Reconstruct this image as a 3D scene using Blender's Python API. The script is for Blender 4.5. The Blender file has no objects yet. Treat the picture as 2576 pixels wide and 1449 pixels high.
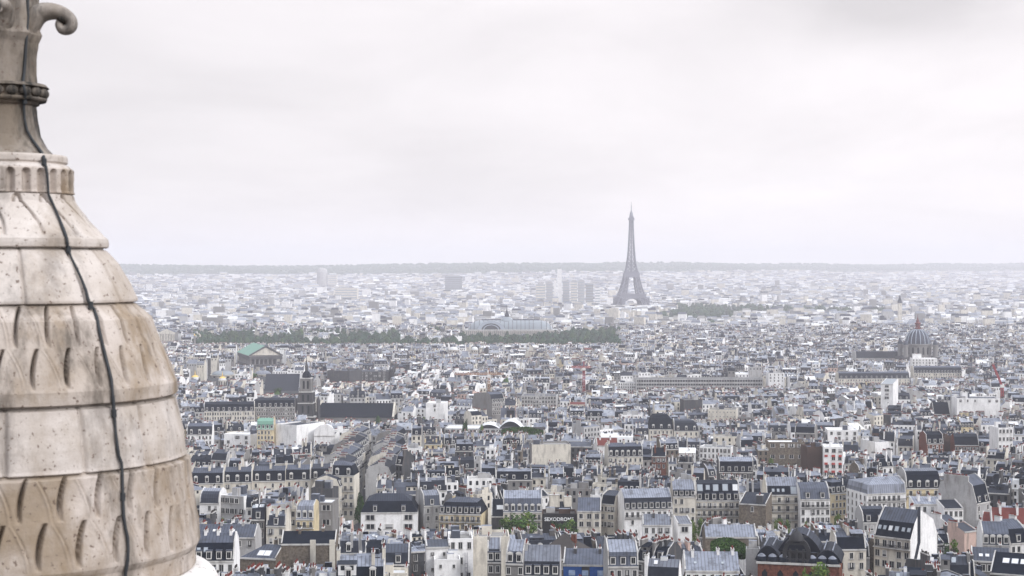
import bpy, math, random
import numpy as np
from mathutils import Vector, Matrix
R = math.radians
scene = bpy.context.scene
COL = scene.collection
rng = random.Random(11)

# ------------------------------------------------------------------ camera, sky, sun, exposure
F = 4159.0                      # focal length in units of a 2576-px wide picture
CX, CY = 1288.0, 724.5
EYE = 143.0                     # camera height above the river plain
EYE_Y = 668.0                   # picture row of the eye level
PITCH = math.atan((CY - EYE_Y) / F)
cam = bpy.data.cameras.new('camera')
cam.sensor_width = 36.0
cam.lens = 36.0 * F / 2576.0
cam.clip_start = 0.5
cam.clip_end = 60000
cam.dof.use_dof = True
cam.dof.focus_distance = 900.0
cam.dof.aperture_fstop = 4.6
camo = bpy.data.objects.new('camera', cam)
camo.location = (0, 0, EYE)
camo.rotation_euler = (math.pi / 2 - PITCH, 0, 0)
COL.objects.link(camo)
scene.camera = camo

SUN_EL, SUN_AZ = R(29), R(55)    # azimuth measured from the -Y (behind camera) towards +X
world = bpy.data.worlds.new('World')
scene.world = world
world.use_nodes = True
wt = world.node_tree
wt.nodes.clear()
def wn(t, **k):
    n = wt.nodes.new(t)
    for a, b in k.items():
        setattr(n, a, b)
    return n
def wl(a, b):
    wt.links.new(a, b)
def wmath(op, a, b=None, c=None, clamp=False):
    n = wn('ShaderNodeMath', operation=op, use_clamp=clamp)
    for i, v in enumerate((a, b, c)):
        if v is None:
            continue
        if isinstance(v, (int, float)):
            n.inputs[i].default_value = v
        else:
            wl(v, n.inputs[i])
    return n.outputs[0]
tc = wn('ShaderNodeTexCoord')
sep = wn('ShaderNodeSeparateXYZ')
wl(tc.outputs['Generated'], sep.inputs[0])
dx, dy, dz = sep.outputs
zc = wmath('MAXIMUM', dz, 0.0)
den = wmath('ADD', zc, 0.22)
px_ = wmath('DIVIDE', dx, den)
py_ = wmath('DIVIDE', dy, den)
cmb = wn('ShaderNodeCombineXYZ')
wl(px_, cmb.inputs[0]); wl(py_, cmb.inputs[1])
n1 = wn('ShaderNodeTexNoise')
n1.inputs['Scale'].default_value = 1.5
n1.inputs['Detail'].default_value = 7.0
n1.inputs['Roughness'].default_value = 0.56
n1.inputs['Distortion'].default_value = 0.35
wl(cmb.outputs[0], n1.inputs['Vector'])
cl = wn('ShaderNodeMapRange')
cl.inputs[1].default_value = 0.30; cl.inputs[2].default_value = 0.68
cl.inputs[3].default_value = 0.90; cl.inputs[4].default_value = 1.06
wl(n1.outputs[0], cl.inputs[0])
# CIE overcast sky: zenith three times the horizon
grad = wmath('MULTIPLY_ADD', wmath('MULTIPLY', zc, zc), 1.65, 1.0)
side = wmath('MULTIPLY_ADD', dx, 0.34, 1.0)
# the darker cloud bank high on the right
bx = wmath('MULTIPLY', wmath('SUBTRACT', dx, 0.222), 9.5)
bz = wmath('MULTIPLY', wmath('SUBTRACT', dz, 0.155), 34.0)
n2 = wn('ShaderNodeTexNoise')
n2.inputs['Scale'].default_value = 9.0; n2.inputs['Detail'].default_value = 3.0
wl(tc.outputs['Generated'], n2.inputs['Vector'])
rr = wmath('ADD', wmath('ADD', wmath('MULTIPLY', bx, bx), wmath('MULTIPLY', bz, bz)), wmath('MULTIPLY_ADD', n2.outputs[0], 2.0, -1.0))
bank = wmath('MULTIPLY_ADD', wmath('EXPONENT', wmath('MULTIPLY', wmath('MAXIMUM', rr, 0.0), -1.0)), -0.25, 1.0)
lum = wmath('MULTIPLY', wmath('MULTIPLY', wmath('MULTIPLY', grad, cl.outputs[0]), side), bank)
tint = wn('ShaderNodeVectorMath', operation='SCALE')
hue = wn('ShaderNodeMix', data_type='RGBA')       # faintly lilac low down, cooler light overhead
hue.inputs[6].default_value = (0.81, 0.772, 0.788, 1)
hue.inputs[7].default_value = (0.715, 0.755, 0.83, 1)
wl(wmath('MULTIPLY', wmath('SUBTRACT', zc, 0.16), 2.2, clamp=True), hue.inputs['Factor'])
wl(hue.outputs[2], tint.inputs[0])
wl(lum, tint.inputs['Scale'])
skyt = wn('ShaderNodeTexSky', sky_type='NISHITA', sun_disc=False)
skyt.sun_elevation = SUN_EL
skyt.sun_rotation = math.pi - SUN_AZ
bg_sky = wn('ShaderNodeBackground'); bg_sky.inputs[1].default_value = 0.06
wl(skyt.outputs[0], bg_sky.inputs[0])
bg_cl = wn('ShaderNodeBackground'); bg_cl.inputs[1].default_value = 1.0
wl(tint.outputs[0], bg_cl.inputs[0])
mixs = wn('ShaderNodeMixShader'); mixs.inputs[0].default_value = 0.94
wl(bg_sky.outputs[0], mixs.inputs[1]); wl(bg_cl.outputs[0], mixs.inputs[2])
wo = wn('ShaderNodeOutputWorld')
wl(mixs.outputs[0], wo.inputs[0])

sun = bpy.data.lights.new('sun', 'SUN')
sun.energy = 1.5
sun.angle = R(10)
sun.color = (1.0, 0.98, 0.955)
suno = bpy.data.objects.new('sun', sun)
sd = Vector((math.sin(SUN_AZ) * math.cos(SUN_EL), -math.cos(SUN_AZ) * math.cos(SUN_EL), math.sin(SUN_EL)))
suno.rotation_euler = sd.to_track_quat('Z', 'Y').to_euler()
suno.location = (40, -40, 260)
COL.objects.link(suno)

vs = scene.view_settings
vs.view_transform = 'Standard'; vs.look = 'None'; vs.exposure = 0.30; vs.gamma = 1.0
vs.use_curve_mapping = False
scene.cycles.volume_bounces = 2
scene.cycles.max_bounces = 6
scene.cycles.diffuse_bounces = 3

HAZE_SIGMA = 0.92e-4

# ------------------------------------------------------------------ projection helpers (2576 x 1449 picture rows)
_c, _s = math.cos(PITCH), math.sin(PITCH)
def proj(x, y, z):
    dep = y * _c - (z - EYE) * _s
    v = y * _s + (z - EYE) * _c
    return CX + F * x / dep, CY - F * v / dep
def at(px, py, y):
    """point on the sight line of (px, py) at forward distance y"""
    a, b = (px - CX) / F, (CY - py) / F
    d = Vector((a, _c + b * _s, -_s + b * _c))
    k = y / d.y
    return Vector((d.x * k, y, EYE + d.z * k))
GT = np.array([(-400, 97), (0, 97), (200, 75), (350, 54), (450, 45), (550, 38), (640, 33), (800, 26), (1000, 19), (1500, 9), (2200, 3), (3000, 0),
               (5500, 0), (7000, 9), (9000, 40), (10500, 84), (12600, 152), (16000, 150)], float)
def g(y):
    return float(np.interp(y, GT[:, 0], GT[:, 1]))
def yeff(x, y):
    """the hills stand farther off towards the right"""
    return y - max(0.0, min(1.0, (y - 7000) / 3000.0)) * 1.05 * max(0.0, min(x, 5200) - 150)
def gxy(x, y):
    z = g(yeff(x, y))
    if y > 5500:
        k = min(1.0, (y - 5500) / 6000.0)
        z += k * (9.0 * math.sin(x / 900.0 + 0.6) + 5.0 * math.sin(x / 370.0 + y / 800.0) + 0.0022 * x)
    return z
def solve_d(py, h, lo=330, hi=9000):
    for _ in range(60):
        m = 0.5 * (lo + hi)
        if proj(0, m, g(m) + h)[1] > py:
            lo = m
        else:
            hi = m
    return 0.5 * (lo + hi)

# ------------------------------------------------------------------ materials
MATS = {}
def new_mat(name):
    m = bpy.data.materials.new(name)
    m.use_nodes = True
    return m, m.node_tree, m.node_tree.nodes['Principled BSDF']
def mat(name, col, rough=0.85, var=0.18, scale=0.25, metal=0.0, spec=0.3, stain=None, seam=0.0, fine=0.0, orand=0.0, smax=0.68):
    m, t, b = new_mat(name)
    N, L = t.nodes, t.links
    b.inputs['Roughness'].default_value = rough
    b.inputs['Metallic'].default_value = metal
    b.inputs['Specular IOR Level'].default_value = spec
    tcn = N.new('ShaderNodeTexCoord')
    oi = N.new('ShaderNodeObjectInfo')
    no = N.new('ShaderNodeTexNoise')
    no.inputs['Scale'].default_value = scale
    no.inputs['Detail'].default_value = 5
    no.inputs['Roughness'].default_value = 0.65
    add = N.new('ShaderNodeVectorMath'); add.operation = 'ADD'
    L.new(tcn.outputs['Object'], add.inputs[0]); L.new(oi.outputs['Location'], add.inputs[1])
    L.new(add.outputs[0], no.inputs['Vector'])
    mr = N.new('ShaderNodeMapRange')
    mr.inputs[1].default_value = 0.25; mr.inputs[2].default_value = 0.75
    mr.inputs[3].default_value = 1 - var; mr.inputs[4].default_value = 1 + var
    L.new(no.outputs[0], mr.inputs[0])
    val = mr.outputs[0]
    if orand:
        mo = N.new('ShaderNodeMapRange'); mo.inputs[3].default_value = 1 - orand; mo.inputs[4].default_value = 1 + orand
        L.new(oi.outputs['Random'], mo.inputs[0])
        mm = N.new('ShaderNodeMath'); mm.operation = 'MULTIPLY'
        L.new(val, mm.inputs[0]); L.new(mo.outputs[0], mm.inputs[1]); val = mm.outputs[0]
    if fine:
        n2 = N.new('ShaderNodeTexNoise'); n2.inputs['Scale'].default_value = 1.6; n2.inputs['Detail'].default_value = 4
        L.new(add.outputs[0], n2.inputs['Vector'])
        m2 = N.new('ShaderNodeMapRange'); m2.inputs[1].default_value = 0.3; m2.inputs[2].default_value = 0.7
        m2.inputs[3].default_value = 1 - fine; m2.inputs[4].default_value = 1 + fine
        L.new(n2.outputs[0], m2.inputs[0])
        mm = N.new('ShaderNodeMath'); mm.operation = 'MULTIPLY'
        L.new(val, mm.inputs[0]); L.new(m2.outputs[0], mm.inputs[1]); val = mm.outputs[0]
    if seam:
        sx = N.new('ShaderNodeSeparateXYZ'); L.new(tcn.outputs['Object'], sx.inputs[0])
        fr = N.new('ShaderNodeMath'); fr.operation = 'FRACT'
        mu = N.new('ShaderNodeMath'); mu.operation = 'MULTIPLY'; mu.inputs[1].default_value = 1 / 0.95
        L.new(sx.outputs[0], mu.inputs[0]); L.new(mu.outputs[0], fr.inputs[0])
        lt = N.new('ShaderNodeMath'); lt.operation = 'LESS_THAN'; lt.inputs[1].default_value = 0.27
        L.new(fr.outputs[0], lt.inputs[0])
        ma = N.new('ShaderNodeMath'); ma.operation = 'MULTIPLY_ADD'; ma.inputs[1].default_value = -seam; ma.inputs[2].default_value = 1 + seam * 0.2
        L.new(lt.outputs[0], ma.inputs[0])
        mm = N.new('ShaderNodeMath'); mm.operation = 'MULTIPLY'
        L.new(val, mm.inputs[0]); L.new(ma.outputs[0], mm.inputs[1]); val = mm.outputs[0]
    sc = N.new('ShaderNodeVectorMath'); sc.operation = 'SCALE'
    sc.inputs[0].default_value = col
    L.new(val, sc.inputs['Scale'])
    out = sc.outputs[0]
    if stain:
        ns = N.new('ShaderNodeTexNoise'); ns.inputs['Scale'].default_value = 0.55; ns.inputs['Detail'].default_value = 6
        mp = N.new('ShaderNodeMapping'); mp.inputs['Scale'].default_value = (1, 1, 0.25)
        L.new(add.outputs[0], mp.inputs[0]); L.new(mp.outputs[0], ns.inputs['Vector'])
        ms = N.new('ShaderNodeMapRange'); ms.inputs[1].default_value = 0.50; ms.inputs[2].default_value = 0.72
        ms.inputs[3].default_value = 0; ms.inputs[4].default_value = smax
        L.new(ns.outputs[0], ms.inputs[0])
        mx = N.new('ShaderNodeMix'); mx.data_type = 'RGBA'
        L.new(ms.outputs[0], mx.inputs['Factor']); L.new(out, mx.inputs[6]); mx.inputs[7].default_value = (*stain, 1)
        out = mx.outputs[2]
    L.new(out, b.inputs['Base Color'])
    MATS[name] = m
    return m
grime = (0.15, 0.13, 0.115)
WALLS = {'cream': (0.62, 0.575, 0.50), 'white': (0.79, 0.775, 0.765), 'pale grey': (0.40, 0.392, 0.39), 'beige': (0.215, 0.207, 0.202),
         'taupe': (0.066, 0.067, 0.073), 'yellow': (0.60, 0.50, 0.32), 'brown': (0.085, 0.055, 0.045), 'pink': (0.58, 0.42, 0.36),
         'brick': (0.14, 0.052, 0.035), 'stone': (0.145, 0.12, 0.095)}
for k, c in WALLS.items():
    mat('wall ' + k, c, 0.95, 0.16, 0.12, stain=grime if k not in ('brown', 'brick') else None, fine=0.45 if k in ('stone', 'brick') else 0.08, spec=0.08, smax=0.30 if k == 'white' else 0.62)
ZST = (0.045, 0.045, 0.050)
mat('zinc light', (0.185, 0.198, 0.238), 0.6, 0.25, 0.3, spec=0.25, stain=ZST)
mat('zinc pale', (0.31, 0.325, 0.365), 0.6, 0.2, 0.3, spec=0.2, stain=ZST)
mat('zinc', (0.074, 0.082, 0.106), 0.65, 0.28, 0.3, spec=0.12, stain=ZST)
mat('zinc dark', (0.027, 0.031, 0.043), 0.7, 0.3, 0.3, spec=0.08)
mat('zinc light seamed', (0.185, 0.198, 0.238), 0.6, 0.2, 0.3, spec=0.25, stain=ZST, seam=0.42, orand=0.3)
mat('zinc seamed', (0.066, 0.074, 0.098), 0.65, 0.2, 0.3, spec=0.12, stain=ZST, seam=0.38, orand=0.35)
mat('zinc dark seamed', (0.027, 0.031, 0.043), 0.7, 0.25, 0.3, spec=0.08, seam=0.3, orand=0.35)
mat('slate', (0.008, 0.0115, 0.020), 0.8, 0.35, 0.5, spec=0.05)
mat('slate grey', (0.023, 0.027, 0.037), 0.8, 0.3, 0.5, spec=0.06)
mat('roof white', (0.66, 0.66, 0.66), 0.7, 0.12, 0.2)
mat('roof gravel', (0.24, 0.23, 0.22), 0.95, 0.2, 0.6)
mat('roof tile', (0.13, 0.028, 0.022), 0.8, 0.25, 0.6)
mat('copper', (0.15, 0.29, 0.22), 0.7, 0.18, 0.15)
mat('roof brown', (0.045, 0.038, 0.036), 0.8, 0.25, 0.4)
mat('pot', (0.15, 0.028, 0.020), 0.9, 0.4, 0.8)
mat('pot dark', (0.03, 0.022, 0.02), 0.9, 0.3, 0.8)
mat('glass dark', (0.012, 0.015, 0.020), 0.25, 0.3, 0.4, spec=0.22)
mat('glass pale', (0.30, 0.33, 0.36), 0.18, 0.2, 0.4, spec=0.7)
mat('frame white', (0.66, 0.64, 0.61), 0.7, 0.1)
mat('iron dark', (0.022, 0.022, 0.026), 0.6, 0.2)
mat('trim pale', (0.49, 0.475, 0.455), 0.9, 0.15, 0.3, stain=grime)
mat('iron hazed', (0.195, 0.195, 0.235), 0.6, 0.15)  # brown tower iron paled and blued, haze painted into its colour
mat('crane red', (0.28, 0.03, 0.035), 0.6, 0.15)
mat('crane orange', (0.30, 0.15, 0.07), 0.6, 0.15)
mat('gold', (0.75, 0.52, 0.15), 0.35, 0.15, metal=0.6)
mat('paint blue', (0.02, 0.09, 0.32), 0.7, 0.3, 1.2)
mat('paint pale blue', (0.35, 0.45, 0.62), 0.7, 0.3, 1.2)
mat('paint red', (0.38, 0.05, 0.04), 0.7, 0.2)
mat('paint black', (0.012, 0.012, 0.014), 0.6, 0.2)
mat('sign white', (0.80, 0.80, 0.80), 0.6, 0.03)
mat('asphalt', (0.038, 0.038, 0.042), 0.9, 0.25, 0.05)
mat('ground', (0.03, 0.031, 0.034), 0.95, 0.3, 0.02)
mat('pavement', (0.26, 0.25, 0.235), 0.9, 0.2, 0.2)
mat('road paint', (0.65, 0.65, 0.63), 0.8, 0.1)
mat('forest', (0.035, 0.055, 0.030), 1.0, 0.5, 0.004)
mat('bark', (0.07, 0.055, 0.045), 0.95, 0.3, 2.0)
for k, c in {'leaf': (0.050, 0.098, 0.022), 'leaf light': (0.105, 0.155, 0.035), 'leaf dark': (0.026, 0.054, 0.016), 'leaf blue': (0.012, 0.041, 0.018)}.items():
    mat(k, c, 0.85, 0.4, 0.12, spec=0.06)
mat('car white', (0.6, 0.6, 0.6), 0.3, 0.05, spec=0.5)
mat('car grey', (0.14, 0.14, 0.15), 0.3, 0.05, spec=0.5)
mat('car dark', (0.03, 0.03, 0.035), 0.3, 0.05, spec=0.5)
mat('rubber', (0.02, 0.02, 0.02), 0.9, 0.1)
mat('dome slate', (0.030, 0.036, 0.058), 0.5, 0.2, 0.2)
mat('rib pale', (0.34, 0.38, 0.44), 0.6, 0.1)
mat('lantern red', (0.14, 0.035, 0.03), 0.7, 0.2)
mat('glass roof', (0.20, 0.225, 0.25), 0.3, 0.12, 0.08, spec=0.5)

# ------------------------------------------------------------------ mesh builder
class MB:
    def __init__(s):
        s.v = []; s.f = []; s.m = []; s.slots = []; s.T = None
    def slot(s, name):
        if name not in s.slots:
            s.slots.append(name)
        return s.slots.index(name)
    def tf(s, p):
        if s.T is None:
            return p
        cx, cy, cz, c, n = s.T
        return (cx + p[0] * c - p[1] * n, cy + p[0] * n + p[1] * c, cz + p[2])
    def poly(s, pts, m):
        b = len(s.v)
        s.v += [s.tf(p) for p in pts]
        s.f.append(tuple(range(b, b + len(pts))))
        s.m.append(s.slot(m))
    def raw(s, vs, fs, m):
        b = len(s.v)
        s.v += [s.tf(p) for p in vs]
        k = s.slot(m)
        for f in fs:
            s.f.append(tuple(i + b for i in f)); s.m.append(k)
    def box(s, x0, x1, y0, y1, z0, z1, m, bottom=False, top=None):
        P = [(x0, y0, z0), (x1, y0, z0), (x1, y1, z0), (x0, y1, z0), (x0, y0, z1), (x1, y0, z1), (x1, y1, z1), (x0, y1, z1)]
        fs = [(0, 1, 5, 4), (1, 2, 6, 5), (2, 3, 7, 6), (3, 0, 4, 7)]
        if bottom:
            fs.append((3, 2, 1, 0))
        s.raw(P, fs, m)
        s.raw(P[4:], [(0, 1, 2, 3)], top or m)
    def beam(s, a, b, r, m, r2=None):
        a, b = Vector(a), Vector(b)
        d = (b - a)
        if d.length < 1e-6:
            return
        d.normalize()
        u = d.cross(Vector((0, 0, 1)))
        if u.length < 1e-3:
            u = Vector((1, 0, 0))
        u.normalize(); w = d.cross(u)
        r2 = r if r2 is None else r2
        P = [tuple(a + (u * i + w * j) * r) for i, j in ((-1, -1), (1, -1), (1, 1), (-1, 1))] + [tuple(b + (u * i + w * j) * r2) for i, j in ((-1, -1), (1, -1), (1, 1), (-1, 1))]
        s.raw(P, [(0, 1, 5, 4), (1, 2, 6, 5), (2, 3, 7, 6), (3, 0, 4, 7), (3, 2, 1, 0), (4, 5, 6, 7)], m)
    def tube(s, pts, rad, m, n=10):
        """swept round tube along pts (radius list or number)"""
        pts = [Vector(p) for p in pts]
        k = len(pts)
        rs = rad if isinstance(rad, (list, tuple)) else [rad] * k
        vs, fs = [], []
        ref = Vector((0, 1, 0.01)).normalized()
        for i, p in enumerate(pts):
            t = (pts[min(i + 1, k - 1)] - pts[max(i - 1, 0)]).normalized()
            u = t.cross(ref)
            if u.length < 1e-3:
                u = t.cross(Vector((1, 0, 0)))
            u.normalize(); w = t.cross(u)
            for j in range(n):
                a = 2 * math.pi * j / n
                vs.append(tuple(p + (u * math.cos(a) + w * math.sin(a)) * rs[i]))
        for i in range(k - 1):
            for j in range(n):
                fs.append((i * n + j, i * n + (j + 1) % n, (i + 1) * n + (j + 1) % n, (i + 1) * n + j))
        fs.append(tuple(range(n))[::-1]); fs.append(tuple(range((k - 1) * n, k * n)))
        s.raw(vs, fs, m)
    def lathe(s, prof, m, n=24, cx=0, cy=0, cap=True, a0=0.0, a1=None):
        full = a1 is None
        a1 = 2 * math.pi if full else a1
        cols = n if full else n + 1
        vs, fs = [], []
        for r, z in prof:
            for j in range(cols):
                a = a0 + (a1 - a0) * j / n
                vs.append((cx + r * math.cos(a), cy + r * math.sin(a), z))
        for i in range(len(prof) - 1):
            for j in range(n):
                k = (j + 1) % cols
                fs.append((i * cols + j, i * cols + k, (i + 1) * cols + k, (i + 1) * cols + j))
        if cap and full:
            fs.append(tuple(range((len(prof) - 1) * cols, len(prof) * cols)))
        s.raw(vs, fs, m)
    def build(s, name, parent=None, loc=None, rz=0.0, smooth=False):
        me = bpy.data.meshes.new(name)
        me.from_pydata(s.v, [], s.f)
        for k in s.slots:
            me.materials.append(MATS[k])
        me.polygons.foreach_set('material_index', s.m)
        if smooth:
            me.polygons.foreach_set('use_smooth', [True] * len(s.f))
        me.update()
        o = bpy.data.objects.new(name, me)
        COL.objects.link(o)
        if parent is not None:
            o.parent = parent
        if loc is not None:
            o.location = loc
        o.rotation_euler = (0, 0, rz)
        return o
def tag(o, label, cat, group=None, kind=None):
    o['label'] = label; o['category'] = cat
    if group:
        o['group'] = group
    if kind:
        o['kind'] = kind
    return o
def setting(o, label, kind='structure'):
    o['label'] = label; o['kind'] = kind
    return o
def empty(name, loc, rz=0.0):
    o = bpy.data.objects.new(name, None)
    o.empty_display_size = 1.0
    o.location = loc; o.rotation_euler = (0, 0, rz)
    COL.objects.link(o)
    return o
def inst(me, name, parent, loc, rz=0.0, sc=(1, 1, 1), rx=0.0):
    o = bpy.data.objects.new(name, me)
    o.location = loc; o.rotation_euler = (rx, 0, rz); o.scale = sc
    o.parent = parent
    COL.objects.link(o)
    return o
def mesh_of(mb, name):
    o = mb.build(name)
    me = o.data
    bpy.data.objects.remove(o)
    return me

# ------------------------------------------------------------------ the setting: ground, hills, roads
def sheet(name, ys, xs, fz, m):
    vs = [(x, y, fz(x, y)) for y in ys for x in xs]
    nx = len(xs)
    fs = [(j * nx + i, j * nx + i + 1, (j + 1) * nx + i + 1, (j + 1) * nx + i) for j in range(len(ys) - 1) for i in range(nx - 1)]
    b = MB(); b.raw(vs, fs, m)
    return b.build(name, smooth=True)
xs = [-9000, -6500, -5000] + list(range(-4200, 4300, 300)) + [5000, 6500, 9000]
ys = [-300, 0, 60, 120, 200, 280, 350, 400, 450, 500, 550, 600, 640, 700, 800, 900, 1000, 1200, 1500, 1850, 2200, 2600, 3000, 4000, 5500] + list(range(5900, 10301, 400))
setting(sheet('ground', ys, xs, gxy, 'ground'), 'grey city ground sloping down from the butte to the river plain')
setting(sheet('hills', [10300] + list(range(10500, 20001, 350)), xs, gxy, 'forest'), 'low wooded hills closing the hazy horizon')

def strip(name, pts, width, m, dz, label):
    b = MB()
    L, Rr = [], []
    for i, (x, y) in enumerate(pts):
        a = Vector(pts[max(i - 1, 0)]); c = Vector(pts[min(i + 1, len(pts) - 1)])
        t = (c - a).normalized(); nn = Vector((-t.y, t.x)) * width / 2
        L.append((x + nn.x, y + nn.y, g(y + nn.y) + dz)); Rr.append((x - nn.x, y - nn.y, g(y - nn.y) + dz))
    for i in range(len(pts) - 1):
        b.poly([Rr[i], Rr[i + 1], L[i + 1], L[i]], m)
    return setting(b.build(name), label)
BOUL = [(-60 + 20 * i, 630 + (0.06 * (-60 + 20 * i)) * 0.0) for i in range(0, 14)]
STREET = [(-61, 640), (-64, 690), (-68, 740), (-72, 800), (-76, 870), (-81, 950), (-86, 1030), (-91, 1100)]
strip('boulevard', BOUL, 30, 'asphalt', 0.35, 'tree lined grey boulevard crossing below the row of tall facades')
strip('street', STREET, 6.2, 'asphalt', 0.42, 'narrow dark street running away between tall houses')
for sgn in (-1, 1):
    strip('pavement', [(x + sgn * 4.0, y) for x, y in STREET], 1.5, 'pavement', 0.54, 'pale pavement along the narrow street')

# ------------------------------------------------------------------ shared small parts
def window_mesh(arch=False):
    b = MB()
    b.box(-0.62, 0.62, -0.10, 0.0, -0.95, 1.05, 'frame white', bottom=True)
    b.box(-0.46, -0.03, -0.13, -0.10, -0.85, 0.92, 'glass dark', bottom=True)
    b.box(0.03, 0.46, -0.13, -0.10, -0.85, 0.92, 'glass dark', bottom=True)
    b.box(-0.75, 0.75, -0.28, 0.0, -1.12, -0.95, 'trim pale', bottom=True)
    return mesh_of(b, 'window')
def window_dark_mesh():
    b = MB()
    b.box(-0.50, 0.50, -0.06, 0.0, -0.95, 0.95, 'glass dark', bottom=True)
    b.box(-0.66, -0.50, -0.10, 0.0, -0.95, 1.05, 'trim pale', bottom=True)
    b.box(0.50, 0.66, -0.10, 0.0, -0.95, 1.05, 'trim pale', bottom=True)
    b.box(-0.03, 0.03, -0.10, -0.06, -0.95, 0.95, 'frame white', bottom=True)
    b.box(-0.7, 0.7, -0.3, 0.0, -1.10, -0.95, 'trim pale', bottom=True)
    return mesh_of(b, 'window')
def window_shut_mesh():
    b = MB()
    b.box(-0.62, 0.62, -0.10, 0.0, -0.95, 1.05, 'frame white', bottom=True)
    b.box(-0.48, 0.48, -0.12, -0.10, -0.30, 0.92, 'wall pale grey', bottom=True)
    b.box(-0.48, 0.48, -0.12, -0.10, -0.85, -0.32, 'glass dark', bottom=True)
    b.box(-0.75, 0.75, -0.28, 0.0, -1.12, -0.95, 'trim pale', bottom=True)
    return mesh_of(b, 'window')
def window_open_mesh():
    b = MB()
    b.box(-0.52, 0.52, -0.06, 0.0, -0.95, 1.0, 'glass dark', bottom=True)
    for sx in (-1, 1):
        b.box(sx * .80 - .27, sx * .80 + .27, -0.09, 0.0, -0.95, 1.0, 'wall pale grey', bottom=True)
    b.box(-0.2, 0.1, -0.075, -0.06, -0.9, 0.9, 'frame white', bottom=True)
    b.box(-0.6, 0.6, -0.35, -0.30, -0.95, -0.35, 'iron dark', bottom=True)
    b.box(-0.7, 0.7, -0.37, 0.0, -1.10, -0.95, 'trim pale', bottom=True)
    return mesh_of(b, 'window')
WIN = [window_mesh(), window_dark_mesh(), window_shut_mesh(), window_open_mesh()]
def pick_win(rg, k):
    u = rg.random()
    return WIN[k] if u < .68 else WIN[1 - k] if u < .78 else WIN[2] if u < .88 else WIN[3]
def dormer_mesh(arch):
    b = MB()
    w, h, d = 0.72, 1.7, 1.9
    b.box(-w, w, 0.0, d, -0.1, h, 'frame white', top='zinc light')
    b.box(-w + .2, -0.03, -0.05, 0.0, 0.15, h - .25, 'glass dark', bottom=True)
    b.box(0.03, w - .2, -0.05, 0.0, 0.15, h - .25, 'glass dark', bottom=True)
    if arch:
        n = 8
        pr = [(-(w + .14) * math.cos(math.pi * i / n), h + 0.55 * math.sin(math.pi * i / n)) for i in range(n + 1)]
        for i in range(n):
            (xa, za), (xb, zb) = pr[i], pr[i + 1]
            b.poly([(xa, -.16, za), (xb, -.16, zb), (xb, d, zb), (xa, d, za)], 'zinc')
        b.poly([(x, -.16, z) for x, z in pr], 'frame white')
    else:
        b.box(-w - .16, w + .16, -.18, d, h, h + .16, 'zinc', bottom=True)
    return mesh_of(b, 'dormer')
DORM = [dormer_mesh(False), dormer_mesh(True)]
def skylight_mesh(pale):
    b = MB()
    b.box(-0.6, 0.6, -0.75, 0.75, 0.0, 0.12, 'zinc light')
    b.box(-0.5, 0.5, -0.65, 0.65, 0.12, 0.15, 'glass pale' if pale else 'roof white')
    return mesh_of(b, 'skylight')
SKYL = [skylight_mesh(True), skylight_mesh(False)]

# ------------------------------------------------------------------ houses
class Sink:
    """individual house: every part its own object under an Empty; far house: everything into one mesh"""
    def __init__(s, stuff=None, root=None):
        s.stuff, s.root = stuff, root
    def part(s, name):
        if s.stuff is not None:
            return s.stuff
        return MB()
    def done(s, mb, name, parent=None):
        if s.stuff is None and mb.f:
            return mb.build(name, parent or s.root)

def seam(m, sink):
    return m + ' seamed' if sink.stuff is None and m.startswith('zinc') else m
def rings_for(roof, w, d, h, p):
    """(left, right, front, back inset, z, material of the strip below)"""
    r1, r2 = p['r1'], p['r2']
    hl, hr = p.get('hipl', 0), p.get('hipr', 0)
    hm = p.get('hm', 3.3)
    if roof == 'mansard':
        a = p.get('ins', 1.4)
        t = min(d / 2 - .3, 6.0)
        k = p.get('up', 1.5)
        return [(0, 0, 0, 0, h, None), (hl * a, hr * a, a, a, h + hm, r1), (hl * t, hr * t, t, d - t - .5, h + hm + k, r2)], r2
    if roof == 'curve':
        return [(0, 0, 0, 0, h, None), (hl * .5, hr * .5, .5, .5, h + hm * .45, r1), (hl * 1.5, hr * 1.5, 1.5, 1.5, h + hm * .8, r1), (hl * 3, hr * 3, 3.2, 3.2, h + hm, r1),
                (hl * d * .42, hr * d * .42, d / 2 - .2, d / 2 - .2, h + hm + .9, r2)], r2
    if roof == 'gable':
        k = p.get('up', d * .28)
        q = d / 2 - .06
        return [(0, 0, 0, 0, h, None), (hl * q * .9, hr * q * .9, q, q, h + k, r1)], r1
    if roof == 'shed':
        return [(0, 0, 0, 0, h, None), (0, 0, d - .3, .0, h + p.get('up', d * .22), r1)], r1
    # flat with parapet
    return [(0, 0, 0, 0, h, None), (.35, .35, .35, .35, h + .01, 'W'), (.35, .35, .35, .35, h - .75, 'W')], r1

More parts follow.
